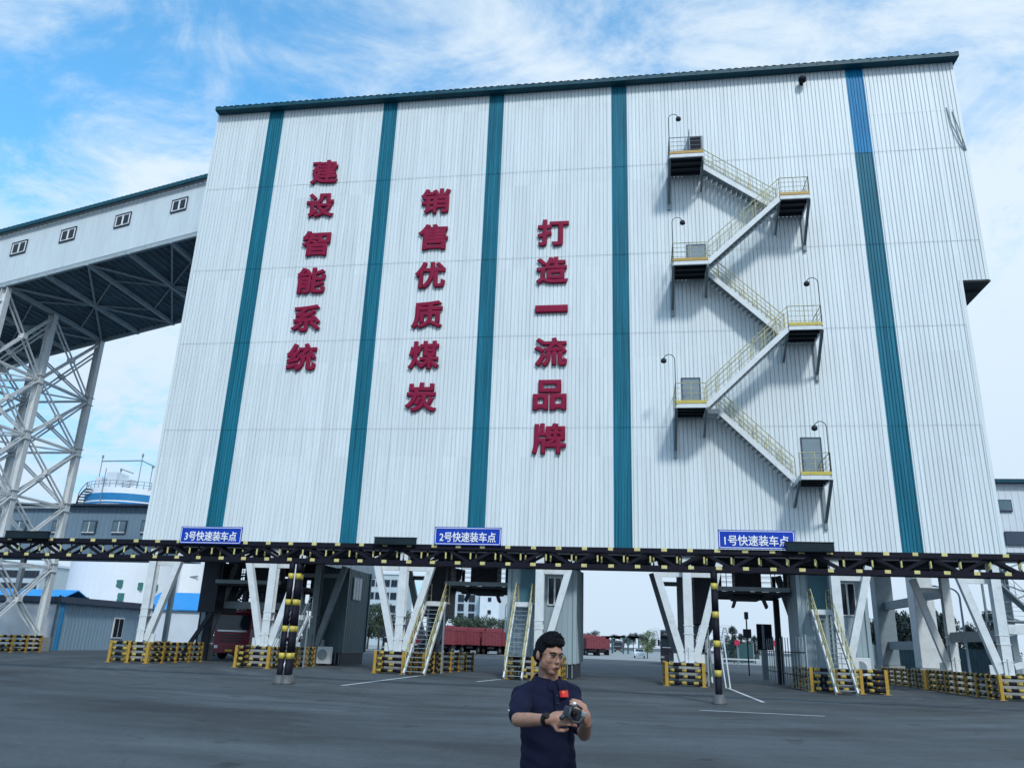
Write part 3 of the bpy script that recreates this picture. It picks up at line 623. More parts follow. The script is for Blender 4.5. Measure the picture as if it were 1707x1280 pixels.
platform(-10.6, -7.0, 44.0, 48.3, 4.78, 'dark loading platform and chute hanging in the middle bay', -8.6, 1.9)
platform(4.2, 7.85, 44.0, 48.3, 4.86, 'dark loading platform and chute hanging in the right bay', 5.9, 1.7)
platform(-25.4, -21.2, 46.0, 52.5, 4.7, 'dark loading platform above the red truck', -23.2, 2.2)
# dark steel tower in the left bay
lt = thing('lattice_stair_tower', (-25.2, 53, 0), 'dark lattice steel tower crowded into the shaded left bay', 'lattice tower')
k = MB()
for x in (-31.2, -27.8):
    for y in (55, 57.5): k.beam((x, y, 0), (x, y, ZB-.4), .16, .16)
for i in range(5):
    z0, z1 = i*1.15, i*1.15+1.15
    for y in (55, 57.5): k.beam((-31.2, y, z0), (-27.8, y, z1), .08, .08); k.beam((-27.8, y, z0), (-31.2, y, z1), .08, .08); k.beam((-31.2, y, z1), (-27.8, y, z1), .1, .1)
    k.beam((-31.2, 55, z1), (-31.2, 57.5, z1), .08, .08); k.beam((-27.8, 55, z1), (-27.8, 57.5, z1), .08, .08)
k.build('frame', STEELD, lt)
k = MB()
for i in range(14): z = .2+i*.4; q = (i % 7)/7; x = -30.9+2.8*(q if i < 7 else 1-q); k.box(x-.2, x+.2, 55.2, 57.3, z, z+.04)
k.build('treads', STEELD, lt)

# ------------------------------------------------------------------ steel bar fences in the right bay
def bar_fence(p, q, h, lab, n, mat=STEELM):
    t = thing('bar_fence', (*p, 0), lab, 'fence', 'steel bar fences along the truck lane')
    p, q = Vector((*p, 0)), Vector((*q, 0)); k = MB()
    for i in range(n+1): a = p.lerp(q, i/n); k.tube([a, a+Vector((0, 0, h*(1 if i % 4 == 0 else .97)))], .032 if i % 4 == 0 else .022, 6)
    k.build('bar', mat, t)['kind'] = 'stuff'
    k = MB()
    for z in (h*.25, h*.68): k.beam(p+Vector((0, 0, z)), q+Vector((0, 0, z)), .05, .06)
    k.build('rail', STEELD, t)
bar_fence((7.78, 40.5), (7.72, 52), 2.5, 'tall bare steel bar fence on the right side of the open bay', 15)
bar_fence((3.3, 41.0), (3.95, 55), 2.2, 'tall bare steel bar fence behind the single striped pole', 15)
t = thing('hand_rail', (4.2, 40, 0), 'pair of leaning white posts beside the single striped pole', 'railing')
k = MB(); k.tube([(4.0, 40.1, 0), (3.75, 40.3, 2.35)], .035); k.build('post', STEELW, t)
k = MB(); k.tube([(4.18, 40.0, 0), (3.98, 40.2, 2.35)], .035); k.build('post', STEELW, t)
k = MB(); k.tube([(3.98, 40.2, 2.3), (3.75, 40.3, 2.3)], .03); k.build('rail', STEELW, t)

# ------------------------------------------------------------------ conveyor gallery and its trestle (left)
GF, GBk, SL = 41.6, 51.9, .235
def gz(x): return 23.2+SL*(x+41.2)
gx0, gx1 = -62.0, BX0+.02
cg = thing('conveyor_gallery', (-44, GF, 22), 'inclined pale conveyor gallery with small windows joining the building', 'conveyor gallery')
k = MB(); H_ = 4.0
npan = int((gx1-gx0)/.35)
for i in range(npan):
    xa, xb = gx0+(gx1-gx0)*i/npan, gx0+(gx1-gx0)*(i+1)/npan
    k.add([(xa, GF, gz(xa)), (xb-.02, GF, gz(xb-.02)), (xb-.02, GF, gz(xb-.02)+H_), (xa, GF, gz(xa)+H_)], [(0, 1, 2, 3)]); k.add([(xb-.02, GF, gz(xb-.02)), (xb, GF+.02, gz(xb)), (xb, GF+.02, gz(xb)+H_), (xb-.02, GF, gz(xb-.02)+H_)], [(0, 1, 2, 3)])
k.add([(gx0, GBk, gz(gx0)), (gx1, GBk, gz(gx1)), (gx1, GBk, gz(gx1)+H_), (gx0, GBk, gz(gx0)+H_)], [(3, 2, 1, 0)])
k.build('wall', M('gallery_cladding', (.56, .64, .69), .55, 0, .06, .8, (2, 2, .3), dirt=((.40, .44, .46), 1.2, .5, .8, .5)), cg)
k = MB(); nn = int((gx1-gx0)/.16)
rows = []
for y, dz in ((GF-.35, H_+.02), ((GF+GBk)/2, H_+.9), (GBk+.35, H_+.02)):
    rows.append([(gx0+(gx1-gx0)*i/nn, y, gz(gx0+(gx1-gx0)*i/nn)+dz+(.06 if i % 2 else 0)) for i in range(nn+1)])
k.add(rows[0]+rows[1]+rows[2], [(r_*(nn+1)+i, r_*(nn+1)+i+1, (r_+1)*(nn+1)+i+1, (r_+1)*(nn+1)+i) for r_ in (0, 1) for i in range(nn)])
k.beam((gx0, GF-.37, gz(gx0)+H_-.12), (gx1, GF-.37, gz(gx1)+H_-.12), .05, .26)
k.build('roof', TEALR, cg)
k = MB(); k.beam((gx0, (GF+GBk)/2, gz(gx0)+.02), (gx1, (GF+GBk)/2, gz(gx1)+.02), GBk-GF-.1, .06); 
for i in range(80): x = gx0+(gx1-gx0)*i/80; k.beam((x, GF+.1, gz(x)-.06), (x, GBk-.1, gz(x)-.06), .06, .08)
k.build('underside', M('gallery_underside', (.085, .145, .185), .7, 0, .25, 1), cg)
k = MB(); fx_ = [-60+4.2*i for i in range(8)]
fx_ = [-41.2+2.87*i for i in range(-7, 5)]
for y in (GF+.12, GBk-.12): k.beam((gx0, y, gz(gx0)-.15), (gx1, y, gz(gx1)-.15), .2, .3)
m_ = (GF+GBk)/2
for i, x in enumerate(fx_):
    k.beam((x, GF, gz(x)-.2), (x, GBk, gz(x)-.2), .26, .28)
    if i+1 < len(fx_):
        b_ = fx_[i+1]
        for y in (GF+.2, GBk-.2):
            k.beam((x, y if i % 2 else m_, gz(x)-.22), (b_, m_ if i % 2 else y, gz(b_)-.22), .12, .12)
        for y in (GF+2.7, GBk-2.7): k.beam((x, m_ if i % 2 == 0 else y, gz(x)-.2), (b_, y if i % 2 == 0 else m_, gz(b_)-.2), .07, .08)
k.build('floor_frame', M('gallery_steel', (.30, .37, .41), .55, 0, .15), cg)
for x in (-40.75, -37.28, -33.45, -29.54, -44.6, -48.6):
    zc = gz(x)+2.4; k = MB(); sx, sz = .5, .42
    def sheared(x0, x1, y0, y1, z0, z1, mb):
        mb.add([(xx, yy, gz(xx)-gz(x)+zc+zq) for zq in (z0, z1) for yy in (y0, y1) for xx in (x0, x1)], [(0, 2, 3, 1), (4, 5, 7, 6), (0, 1, 5, 4), (2, 6, 7, 3), (0, 4, 6, 2), (1, 3, 7, 5)])
    sheared(x-sx, x+sx, GF-.06, GF-.005, -sz, sz, k); f = k.build('window_frame', FRAMEW, cg)
    k = MB(); sheared(x-sx+.09, x-.06, GF-.068, GF-.061, -sz+.09, sz-.09, k); sheared(x+.06, x+sx-.09, GF-.068, GF-.061, -sz+.09, sz-.09, k); k.build('pane', GLASS, f)
    k = MB(); sheared(x-sx-.05, x+sx+.05, GF-.1, GF-.005, sz, sz+.06, k); sheared(x-sx-.05, x-sx, GF-.08, GF-.005, -sz, sz, k); sheared(x+sx, x+sx+.05, GF-.08, GF-.005, -sz, sz, k); sheared(x-sx-.05, x+sx+.05, GF-.1, GF-.005, -sz-.06, -sz, k); k.build('window_trim', FRAMED, f)
# trestle tower: three legs by two rows
tt = thing('trestle_tower', (-43.5, 46, 0), 'tall white braced steel trestle tower carrying the conveyor gallery', 'trestle tower')
YS = (41.9, 46.4, 51.6); XS = (-41.2, -46.6)
lv = [1.0, 5.6, 9.9, 14.0, 18.0]
for x in XS:
    for y in YS:
        k = MB(); k.hbeam((x, y, .95), (x, y, gz(x)-.3), .42, .46, .04, up=(1, 0, 0)); k.box(x-.4, x+.4, y-.4, y+.4, .92, .97)
        for z in lv[1:]: k.box(x-.3, x+.3, y-.32, y+.32, z-.3, z-.27); k.box(x-.3, x+.3, y-.32, y+.32, z+.27, z+.3); k.box(x-.025, x+.025, y-.42, y+.42, z-.27, z+.27)
        lo = k.build('leg', STEELW, tt)
        k = MB(); k.box(x-.6, x+.6, y-.6, y+.6, 0, .91); k.build('pedestal', CONC, lo)
def xbr(p, q, p2, q2, pair=True):
    k = MB()
    for o in (-.13, .13): k.beam(Vector(p)+Vector((o, 0, 0)), Vector(q2)+Vector((o, 0, 0)), .07, .11); k.beam(Vector(q)+Vector((o*.6, o, 0)), Vector(p2)+Vector((o*.6, o, 0)), .07, .11)
    c = (Vector(p)+Vector(q2))/2; k.box(c.x-.2, c.x+.2, c.y-.2, c.y+.2, c.z-.15, c.z+.15)
    k.build('cross_brace', STEELW, tt)
for x in XS:
    for (ya, yb) in ((YS[0], YS[1]), (YS[1], YS[2])):
        zz_ = lv+[gz(x)-.5]
        for i in range(len(zz_)-1):
            xbr((x, ya, zz_[i]), (x, yb, zz_[i]), (x, ya, zz_[i+1]), (x, yb, zz_[i+1]))
            if i: 
                k = MB()
                for o in (-.13, .13): k.beam((x+o, ya, zz_[i]), (x+o, yb, zz_[i]), .07, .12)
                k.build('strut', STEELW, tt)
for y in YS:
    zz_ = lv+[22.0]
    for i in range(len(zz_)-1):
        xbr((XS[0], y, zz_[i]), (XS[1], y, zz_[i]), (XS[0], y, zz_[i+1]), (XS[1], y, zz_[i+1]))
        if i: k = MB(); k.beam((XS[0], y, zz_[i]), (XS[1], y, zz_[i]), .14, .14); k.build('strut', STEELW, tt)
for i in range(1, 5):
    z = lv[i]; k = MB(); k.beam((XS[0], YS[0], z), (XS[1], YS[1], z), .1, .1); k.beam((XS[0], YS[1], z), (XS[1], YS[0], z), .1, .1); k.beam((XS[0], YS[1], z), (XS[1], YS[2], z), .1, .1); k.beam((XS[0], YS[2], z), (XS[1], YS[1], z), .1, .1); k.build('plan_brace', STEELW, tt)

# ------------------------------------------------------------------ buildings in the background
def windows(parent, face_y, x0, x1, z0, z1, nx, nz, w_, h_, mat=GLASS, fmat=FRAMED):
    for j in range(nz):
        for i in range(nx):
            cx = x0+(x1-x0)*(i+.5)/nx; cz = z0+(z1-z0)*(j+.5)/nz
            k = MB(); k.box(cx-w_/2, cx+w_/2, face_y-.12, face_y-.01, cz-h_/2, cz+h_/2); k.box(cx-.04, cx+.04, face_y-.16, face_y-.12, cz-h_/2, cz+h_/2); f = k.build('window', fmat, parent)
            e = w_*.1; k = MB(); k.box(cx-w_/2+e, cx-.06, face_y-.14, face_y-.121, cz-h_/2+e, cz+h_/2-e); k.box(cx+.06, cx+w_/2-e, face_y-.14, face_y-.121, cz-h_/2+e, cz+h_/2-e); k.build('pane', mat, f)
# elevated grey-blue gallery behind the trestle
t = thing('elevated_gallery', (-56, 70, 0), 'grey blue elevated gallery with dark framed windows behind the trestle', 'gallery')
k = MB(); k.corr((-75, 70), (-44, 70), 8.2, 12.95, .5, (0, -1), depth=.03, rib=.06); k.box(-75, -44, 70.02, 76, 8.2, 12.95); k.build('wall', GREYB, t)
k = MB()
for i in range(160): x = -75.4+i*.2; k.box(x, x+.12, 69.3, 76.6, 13.08, 13.16)
k.box(-75.4, -43.4, 69.35, 76.5, 12.97, 13.08); k.build('roof', FRAMED, t)
for px_ in (34, 99, 150, 200, 248, -20):
    p = at(px_, 878, 70); k = MB(); k.box(p.x-.75, p.x+.75, 69.84, 69.96, p.z-.62, p.z+.62); f = k.build('window', FRAMED, t)
    k = MB(); k.box(p.x-.66, p.x-.05, 69.8, 69.835, p.z-.5, p.z+.5); k.box(p.x+.05, p.x+.66, 69.8, 69.835, p.z-.5, p.z+.5); k.build('pane', GLASSB, f)
    k = MB(); k.box(p.x-.68, p.x+.68, 69.78, 69.83, p.z-.6, p.z-.51); k.box(p.x-.04, p.x+.04, 69.78, 69.83, p.z-.5, p.z+.5); k.build('sash', FRAMEW, f)
for x in (-73, -60, -46):
    for y in (71, 75): k = MB(); k.beam((x, y, 0), (x, y, 8.2), .4, .4); k.build('leg', STEELG, t)
# white silo with two blue rings
SY = 112; c0 = at(180, 820, SY); sr = 8.0; sz = 22.9
t = thing('storage_silo', (c0.x, SY+sr, 0), 'big white silo with two blue rings and roof equipment', 'silo')
k = MB(); k.lathe([(sr, 0), (sr, 20.2), (sr, 20.9), (sr, 21.6), (sr, sz)], (c0.x, SY+sr, 0), 48); k.build('shell', SILOW, t, False)
k = MB(); k.lathe([(sr+.04, 20.9), (sr+.04, 22.0)], (c0.x, SY+sr, 0), 48); k.build('blue_ring', SILOB, t)
k = MB(); k.lathe([(sr+.04, 20.35), (sr+.04, 20.65)], (c0.x, SY+sr, 0), 48); k.build('blue_ring', SILOB, t)
k = MB(); k.lathe([(sr, 0), (sr*.85, .6), (sr*.6, 1.1), (1.2, 1.6)], (c0.x, SY+sr, sz), 32)
k.box(c0.x-1.5, c0.x+.3, SY+1, SY+4, sz+.5, sz+2.6); k.box(c0.x+1.0, c0.x+3.0, SY+.6, SY+2.6, sz+.2, sz+1.4); k.box(c0.x-3.8, c0.x-2.6, SY+1.5, SY+2.7, sz+.2, sz+1.9); k.build('roof_equipment', PALEB, t)
k = MB()
for a0 in range(24):
    a, b_ = math.pi*(1+a0/24), math.pi*(1+(a0+1)/24); p = Vector((c0.x+sr*math.cos(a), SY+sr+sr*math.sin(a), sz)); q = Vector((c0.x+sr*math.cos(b_), SY+sr+sr*math.sin(b_), sz))
    k.tube([p, p+Vector((0, 0, 1.1))], .05, 5)
    for z in (.55, 1.1): k.tube([p+Vector((0, 0, z)), q+Vector((0, 0, z))], .04, 5)
k.build('roof_railing', STEELG, t)
k = MB()
for dx, hh in ((-3.6, 5.6), (.1, 3.4), (3.5, 5.8), (5.6, 3.9)): k.tube([(c0.x+dx, SY+2, sz), (c0.x+dx, SY+2, sz+hh)], .07, 6); k.box(c0.x+dx-.12, c0.x+dx+.12, SY+1.9, SY+2.1, sz+hh-.5, sz+hh)
k.tube([(c0.x-3.7, SY+2, sz+4.6), (c0.x+3.5, SY+2, sz+4.7), (c0.x+6.4, SY+2, sz+3.5)], .1, 6); k.tube([(c0.x+.1, SY+2, sz+3.3), (c0.x+2.4, SY+2, sz+2.6)], .09, 6)
k.tube([(c0.x-1.0, SY-.1, sz+3), (c0.x-1.0, SY-.15, 15)], .07, 6); k.build('pipework', STEELG, t)
k = MB(); pts = []
for i in range(26): a = math.pi*(1.36-.0275*i); k.box(c0.x+(sr+.5)*math.cos(a)-.45, c0.x+(sr+.5)*math.cos(a)+.45, SY+sr+(sr+.5)*math.sin(a)-.3, SY+sr+(sr+.5)*math.sin(a)+.3, sz-.4-i*.35, sz-.3-i*.35); pts.append((c0.x+(sr+.95)*math.cos(a), SY+sr+(sr+.95)*math.sin(a), sz+.7-i*.35))
k.tube(pts, .06, 5); k.tube([(x, y, z-1.0) for x, y, z in pts], .12, 5); k.build('spiral_stair', STEELD, t)
for px_, py_, w_, h_ in ((188, 971, 1.1, 1.1), (210, 974, .9, 1.1), (187, 996, 1.2, 1.6), (223, 975, .5, 1.0)):
    p = at(px_, py_, SY-.3); dx = p.x-c0.x
    y = SY+sr-math.sqrt(max(sr*sr-dx*dx, .1))
    k = MB(); k.box(p.x-w_/2, p.x+w_/2, y-.1, y+.35, p.z-h_/2, p.z+h_/2); f = k.build('window', GREENW, t)
    k = MB()
    for q in (-.25, .25):
        for r_ in (-.25, .25): k.box(p.x+w_*q-w_*.17, p.x+w_*q+w_*.17, y-.13, y-.101, p.z+h_*r_-h_*.17, p.z+h_*r_+h_*.17)
    k.build('pane', GLASSB, f)
k = MB(); k.box(c0.x-7.5, c0.x+12, SY-2.2, SY-.2, 2.3, 2.9, 0); k.box(c0.x-7.3, c0.x+11.8, SY-2, SY-.3, 0, 2.3, 1); k.build('base_canopy', [SILOB, PALEB], t)
# second silo half hidden behind the left leg
c1 = at(268, 950, 125)
t = thing('storage_silo', (c1.x, 131, 0), 'plain white silo with dark diagonal pipes between the left legs', 'silo')
k = MB(); k.lathe([(6.2, 0), (6.2, 20)], (c1.x, 131.2, 0), 40); k.build('shell', SILOW, t)
k = MB()
for dz in (0, 3.2, 6.2): k.tube([(c1.x-5.5, 127.5, 5.5+dz), (c1.x, 124.8, 6.4+dz), (c1.x+5.5, 127.5, 7.4+dz)], .14, 6)
k.build('pipe', STEELG, t)
# blue roofed sheds
def shed(x0, x1, y0, y1, h, ridge, lab, wall, roof, nm='shed', cat='shed', along='x'):
    t = thing(nm, ((x0+x1)/2, (y0+y1)/2, 0), lab, cat)
    k = MB(); k.corr((x0, y0), (x1, y0), 0, h, .4, (0, -1), depth=.025, rib=.05); k.corr((x1, y0), (x1, y1), 0, h, .4, (1, 0), depth=.025, rib=.05); k.corr((x0, y1), (x0, y0), 0, h, .4, (-1, 0), depth=.025, rib=.05); k.corr((x1, y1), (x0, y1), 0, h, .4, (0, 1), depth=.025, rib=.05); k.build('wall', wall, t)
    k = MB(); m_ = (y0+y1)/2
    k.prism([(y0-.4, h), (m_, h+ridge), (y1+.4, h), (y1+.4, h+.12), (m_, h+ridge+.12), (y0-.4, h+.12)], (x0-.3, 0, 0), (0, 1, 0), (0, 0, 1), (x1-x0+.6, 0, 0)); k.build('roof', roof, t)
    return t
p = at(62, 1004, 92); shed(p.x-26, p.x+.6, 92, 104, 3.6, 2.6, 'long shed with a bright blue roof behind the trestle', GREYB, ROOFB)
p, q = at(232, 1009, 100), at(305, 1009, 100); shed(p.x, q.x+4, 100, 110, 4.2, 2.4, 'bright blue roofed shed between the two left legs', PALEB, ROOFB)
t = shed(-58, -41.9, 54.5, 65, 3.35, .25, 'low grey blue site shed with one narrow window and blue corner trim', M('shed_blue_grey', (.23, .345, .44), .6, 0, .08, .7, (3, 3, .2)), FRAMED, 'site_shed', 'shed')
k = MB(); k.box(-42.05, -41.82, 54.42, 54.6, 0, 3.3); k.build('corner_trim', SILOB, t)
k = MB(); k.box(-58.2, -41.5, 54.15, 54.4, 3.3, 3.75); k.box(-41.85, -41.5, 54.4, 65.3, 3.3, 3.75); k.build('fascia', FRAMED, t)
k = MB(); k.box(-41.88, -41.8, 60.6, 61.9, .9, 2.5); f = k.build('window', FRAMEW, t)
k = MB(); k.box(-41.8, -41.78, 60.7, 61.2, 1.0, 2.4); k.box(-41.8, -41.78, 61.3, 61.8, 1.0, 2.4); k.build('pane', GLASS, f)
k = MB(); k.box(-57, -42.4, 54.36, 54.44, .1, 3.2); k.build('light_panel', PALEB, t)
# far buildings
def block(px0, px1, pyt, Y, dep, lab, mat, nx, nz, ww, wh, zlo=2.0, parapet=True):
    a, b_ = at(px0, pyt, Y), at(px1, pyt, Y); zt = (a.z+b_.z)/2
    t = thing('far_building', ((a.x+b_.x)/2, Y, 0), lab, 'building'); k = MB(); k.box(a.x, b_.x, Y, Y+dep, 0, zt); k.build('wall', mat, t)
    k = MB(); k.box(a.x-.3, b_.x+.3, Y-.3, Y+dep+.3, zt, zt+.5); k.build('parapet', PALEB, t)
    windows(t, Y, a.x+.5, b_.x-.5, zlo, zt-.6, nx, nz, ww, wh, GLASS, FRAMED); return t
block(-30, 72, 941, 160, 14, 'wide pale grey building with rows of small windows far left', PINK, 10, 4, 1.5, 1.6, 3)
block(757, 800, 985, 190, 12, 'pale block with small paired windows seen under the middle bay', PINK, 2, 4, 1.5, 1.7, 4)
block(801, 833, 984, 186, 12, 'plain pale tower block beside the block with paired windows', PALEB, 1, 3, .8, .9, 4)
block(612, 668, 957, 195, 12, 'pale building with windows seen through the white V legs', PINK, 4, 4, 1.6, 1.7, 4)
block(836, 872, 1030, 230, 20, 'low white flat building far behind the red trucks', SILOW, 3, 1, 3, 3, 1)
# right gallery
a = at(1657, 806, 70)
t = thing('transfer_gallery', (36, 70, 0), 'pale elevated building with teal roof at the right edge', 'gallery')
k = MB(); k.corr((a.x, 70), (56, 70), 10.0, a.z, .5, (0, -1), depth=.03, rib=.06); k.box(a.x, 56, 70.02, 78, 10, a.z); k.build('wall', PALEB, t)
k = MB(); k.box(a.x-.3, 56.3, 69.4, 78.4, a.z+.01, a.z+.2)
for i in range(120): k.box(a.x-.3+i*.2, a.x-.18+i*.2, 69.4, 78.4, a.z+.2, a.z+.3)
k.build('roof', TEALR, t)
p = at(1676, 843, 70)
for dx in (0, 5, 10):
    k = MB(); k.box(p.x-.7+dx, p.x+.45+dx, 69.85, 69.97, p.z-.5, p.z+.5); f = k.build('window', FRAMED, t); k = MB(); k.box(p.x-.6+dx, p.x+.35+dx, 69.8, 69.845, p.z-.4, p.z+.4); k.build('pane', GLASSB, f)
p = at(1675, 897, 70); k = MB(); k.box(p.x, 55, 69.8, 69.96, p.z-.55, p.z+.55); k.build('window_band', FRAMED, t)
for x in (32, 44, 55):
    for y in (71, 77): k = MB(); k.beam((x, y, 0), (x, y, 10), .5, .5); k.build('leg', STEELG, t)
# open steel stair frame at the right edge
p = at(1690, 1030, 56)
t = thing('outdoor_stair_frame', (p.x+2, 56, 0), 'open steel stair frame with diagonal bracing at the right edge', 'stair')
k = MB()
for x in (p.x-.8, p.x+3.2):
    for y in (56, 58): k.beam((x, y, 0), (x, y, 10), .12, .12)
for z in (3, 5, 7): k.beam((p.x-.8, 56, z), (p.x+3.2, 56, z+1.5), .08, .08); k.beam((p.x+3.2, 56, z), (p.x-.8, 56, z+1.5), .08, .08)
k.build('frame', STEELG, t)
k = MB(); k.box(p.x-.9, p.x+3.3, 55.9, 58, 4.0, 4.1); rail(k, (p.x-.9, 55.9, 4.1), (p.x+3.3, 55.9, 4.1), n=4); rail(k, (p.x-.8, 55.9, 6.6), (p.x+1.4, 55.9, 4.2), n=3); k.beam((p.x-.8, 56, 6.5), (p.x+1.4, 56, 4.1), .9, .1); k.build('stair_flight', STEELG, t)

# ------------------------------------------------------------------ trucks
def truck(lab, cabm, bodym, grp, body=True):
    'faces -Y, front bumper at y=0'
    t = thing('dump_truck', (0, 0, 0), lab, 'truck', grp)
    k = MB(); k.prism([(0, .75), (-.02, 1.75), (.22, 2.95), (.5, 3.05), (1.95, 3.05), (1.95, .75)], (-1.22, 0, 0), (0, 1, 0), (0, 0, 1), (2.44, 0, 0)); c = k.build('cab', cabm, t, bevel=.05)
    k = MB(); k.add([(-1.08, -.035, 1.86), (1.08, -.035, 1.86), (1.04, .165, 2.76), (-1.04, .165, 2.76)], [(0, 1, 2, 3)]); k.build('windshield', GLASS, c)
    k = MB(); k.box(-1.0, 1.0, -.075, -.03, 1.72, 1.82); k.build('chrome_strip', CHROME, c)
    k = MB(); k.prism([(.08, 2.82), (-.12, 2.9), (-.05, 3.45), (.6, 3.6), (1.9, 3.62), (1.9, 3.06), (.3, 3.0)], (-1.18, 0, 0), (0, 1, 0), (0, 0, 1), (2.36, 0, 0)); v = k.build('roof_visor', cabm, c, bevel=.03)
    k = MB()
    for x in (-.75, -.52, -.28, .0, .22, .5, .72): k.box(x-.07, x+.07, -.125, -.09, 3.1, 3.16); k.box(x-.03, x+.05, -.12, -.08, 3.2, 3.27)
    k.build('visor_marks', CHROME, v)
    k = MB()
    for z in (1.1, 1.28, 1.46): k.box(-.8, .8, -.05, -.01, z, z+.08)
    k.build('grille', TRUCKD, c)
    k = MB(); k.box(-1.22, 1.22, -.18, .3, .38, .95); b_ = k.build('bumper', cabm, t, bevel=.04)
    k = MB(); k.box(-.26, .26, -.2, -.185, .5, .62); k.build('number_plate', YPLATE, b_)
    for s in (-1, 1):
        k = MB(); k.box(s*1.0-.2, s*1.0+.2, -.2, -.175, .68, .86); k.build('headlight', CHROME, b_)
        k = MB(); k.box(s*1.4-.1, s*1.4+.1, .0, .12, 1.9, 2.55); k.beam((s*1.2, .2, 2.5), (s*1.36, .06, 2.5), .04, .04); k.build('mirror', TRUCKD, c)
    k = MB(); k.box(-.45, .45, .5, 8.8, .75, 1.0); k.box(-1.1, 1.1, 2.1, 4.0, .55, 1.05); k.build('chassis', TRUCKD, t)
    if body:
        k = MB(); k.box(-1.24, 1.24, 2.25, 8.9, 1.2, 2.95)
        for i in range(9): y = 2.4+i*.79; k.box(-1.31, 1.31, y, y+.12, 1.15, 2.98)
        for x in (-1.2, -.72, -.24, .24, .72, 1.1): k.box(x, x+.12, 8.9, 9.04, 1.25, 2.9)
        k.box(-1.3, 1.3, 2.2, 8.95, 2.95, 3.07); k.build('dump_body', bodym, t)
    for y in (1.15, 3.4, 6.6, 7.9):
        for s in (-1, 1):
            k = MB(); k.lathe([(.3, 0), (.5, .03), (.52, .12), (.52, .3), (.48, .36)], (0, 0, 0), 20); k.v = [(s*(.86+vz), y+vx, .52+vy) for vx, vy, vz in k.v]; wo = k.build('wheel', TYRE, t)
            k = MB(); k.lathe([(.27, 0), (.25, .02), (.1, .05)], (0, 0, 0), 14); k.v = [(s*(1.21+vz), y+vx, .52+vy) for vx, vy, vz in k.v]; k.build('rim', STEELG, wo)
    return t
tr = truck('red truck facing the yard in the left bay between white legs', TRUCKR, TRUCKR, 'trucks around the loading bays'); 
fz = copy_tree(tr); fz['label'] = 'dark truck with visor parked beyond the middle left white legs'
for ch in fz.children_recursive:
    if ch.name.startswith(('cab', 'roof_visor', 'bumper')) and ch.data: ch.data = ch.data.copy(); ch.data.materials[0] = TRUCKD
place(fz, at(655, 1085, 84) * Vector((1, 1, 0)) if False else (at(655, 1085, 84).x, 84, 0), R(3))
place(tr, (at(383, 1085, 50.6).x, 50.6, 0), R(2))
def recolor(root, m):
    for ch in root.children_recursive:
        if ch.name.startswith(('cab', 'roof_visor', 'bumper', 'dump_body')) and ch.data: ch.data = ch.data.copy(); ch.data.materials[0] = m
fd = copy_tree(tr); recolor(fd, TRUCKF)
RT = [(748, 112, 186, 'faded red dump truck just right of the dark bay column'), (779, 114, 184, 'faded red dump truck second in the row under the pale blocks'), (809, 115, 187, 'faded red dump truck in the middle of the row under the plain tower block'), (839, 118, 186, 'faded red dump truck below the small white flat building'), (870, 122, 188, 'faded red dump truck hidden mostly by the yellow railed stair'), (976, 150, 190, 'faded red truck right of the control room corner'), (996, 165, 188, 'faded red truck beside the dark portal gates'), (722, 104, 190, 'faded red truck half hidden behind the middle stair')]
for i, (px_, Y, rz, lab) in enumerate(RT):
    o = fd if i == 0 else copy_tree(fd); o['label'] = lab; o['group'] = 'faded red dump trucks parked behind'; place(o, (at(px_, 1085, Y).x, Y+7, 0), R(rz))
ed = copy_tree(fz); ed['label'] = 'dark red truck waiting left of the striped barrier in the right bay'; place(ed, (at(1120, 1085, 91).x, 91, 0), R(-6))
# dark portal gates far away
def portal(px_, Y, lab):
    x = at(px_, 1080, Y).x; t = thing('portal_gate', (x, Y, 0), lab, 'gate', 'dark portal gates far down the road')
    k = MB()
    for s in (-1, 1): k = MB(); k.box(x+s*1.35-.2, x+s*1.35+.2, Y-.4, Y+.4, 0, 3.9); k.build('post', FENCEG, t); k = MB(); k.box(x-1.6, x+1.6, Y-.4, Y+.4, 3.9, 4.35); k.box(x-.6, x+.6, Y-.5, Y-.3, 3.55, 3.9); k.build('crossbeam', TRUCKD, t)
portal(1012, 225, 'dark portal gate nearest the red trucks'); portal(1030, 212, 'dark portal gate with a truck under it'); portal(1056, 212, 'dark portal gate nearest the round bush')
o = copy_tree(fz); o['label'] = 'dark truck standing under a portal gate'; place(o, (at(1030, 1085, 275).x, 275, 0), 0)
# small white car far away
x = at(1066, 1092, 140).x
t = thing('small_car', (x, 140, 0), 'tiny white car far down the road beside the bush', 'car')
k = MB(); k.prism([(0, .35), (0, .85), (.9, 1.0), (1.5, 1.45), (3.2, 1.45), (4.1, .95), (4.1, .35)], (x-.85, 138, 0), (0, 1, 0), (0, 0, 1), (1.7, 0, 0)); k.build('body', SILOW, t, bevel=.08)
k = MB(); k.add([(x-.7, 138.93, 1.06), (x+.7, 138.93, 1.06), (x+.62, 139.42, 1.42), (x-.62, 139.42, 1.42)], [(0, 1, 2, 3)]); k.build('windshield', GLASS, t)
for y in (138.8, 141.3):
    for s in (-1, 1): k = MB(); k.lathe([(.3, 0), (.3, .2)], (0, 0, 0), 12); k.v = [(x+s*(.68+vz), y+vx, .3+vy) for vx, vy, vz in k.v]; k.build('wheel', TYRE, t)

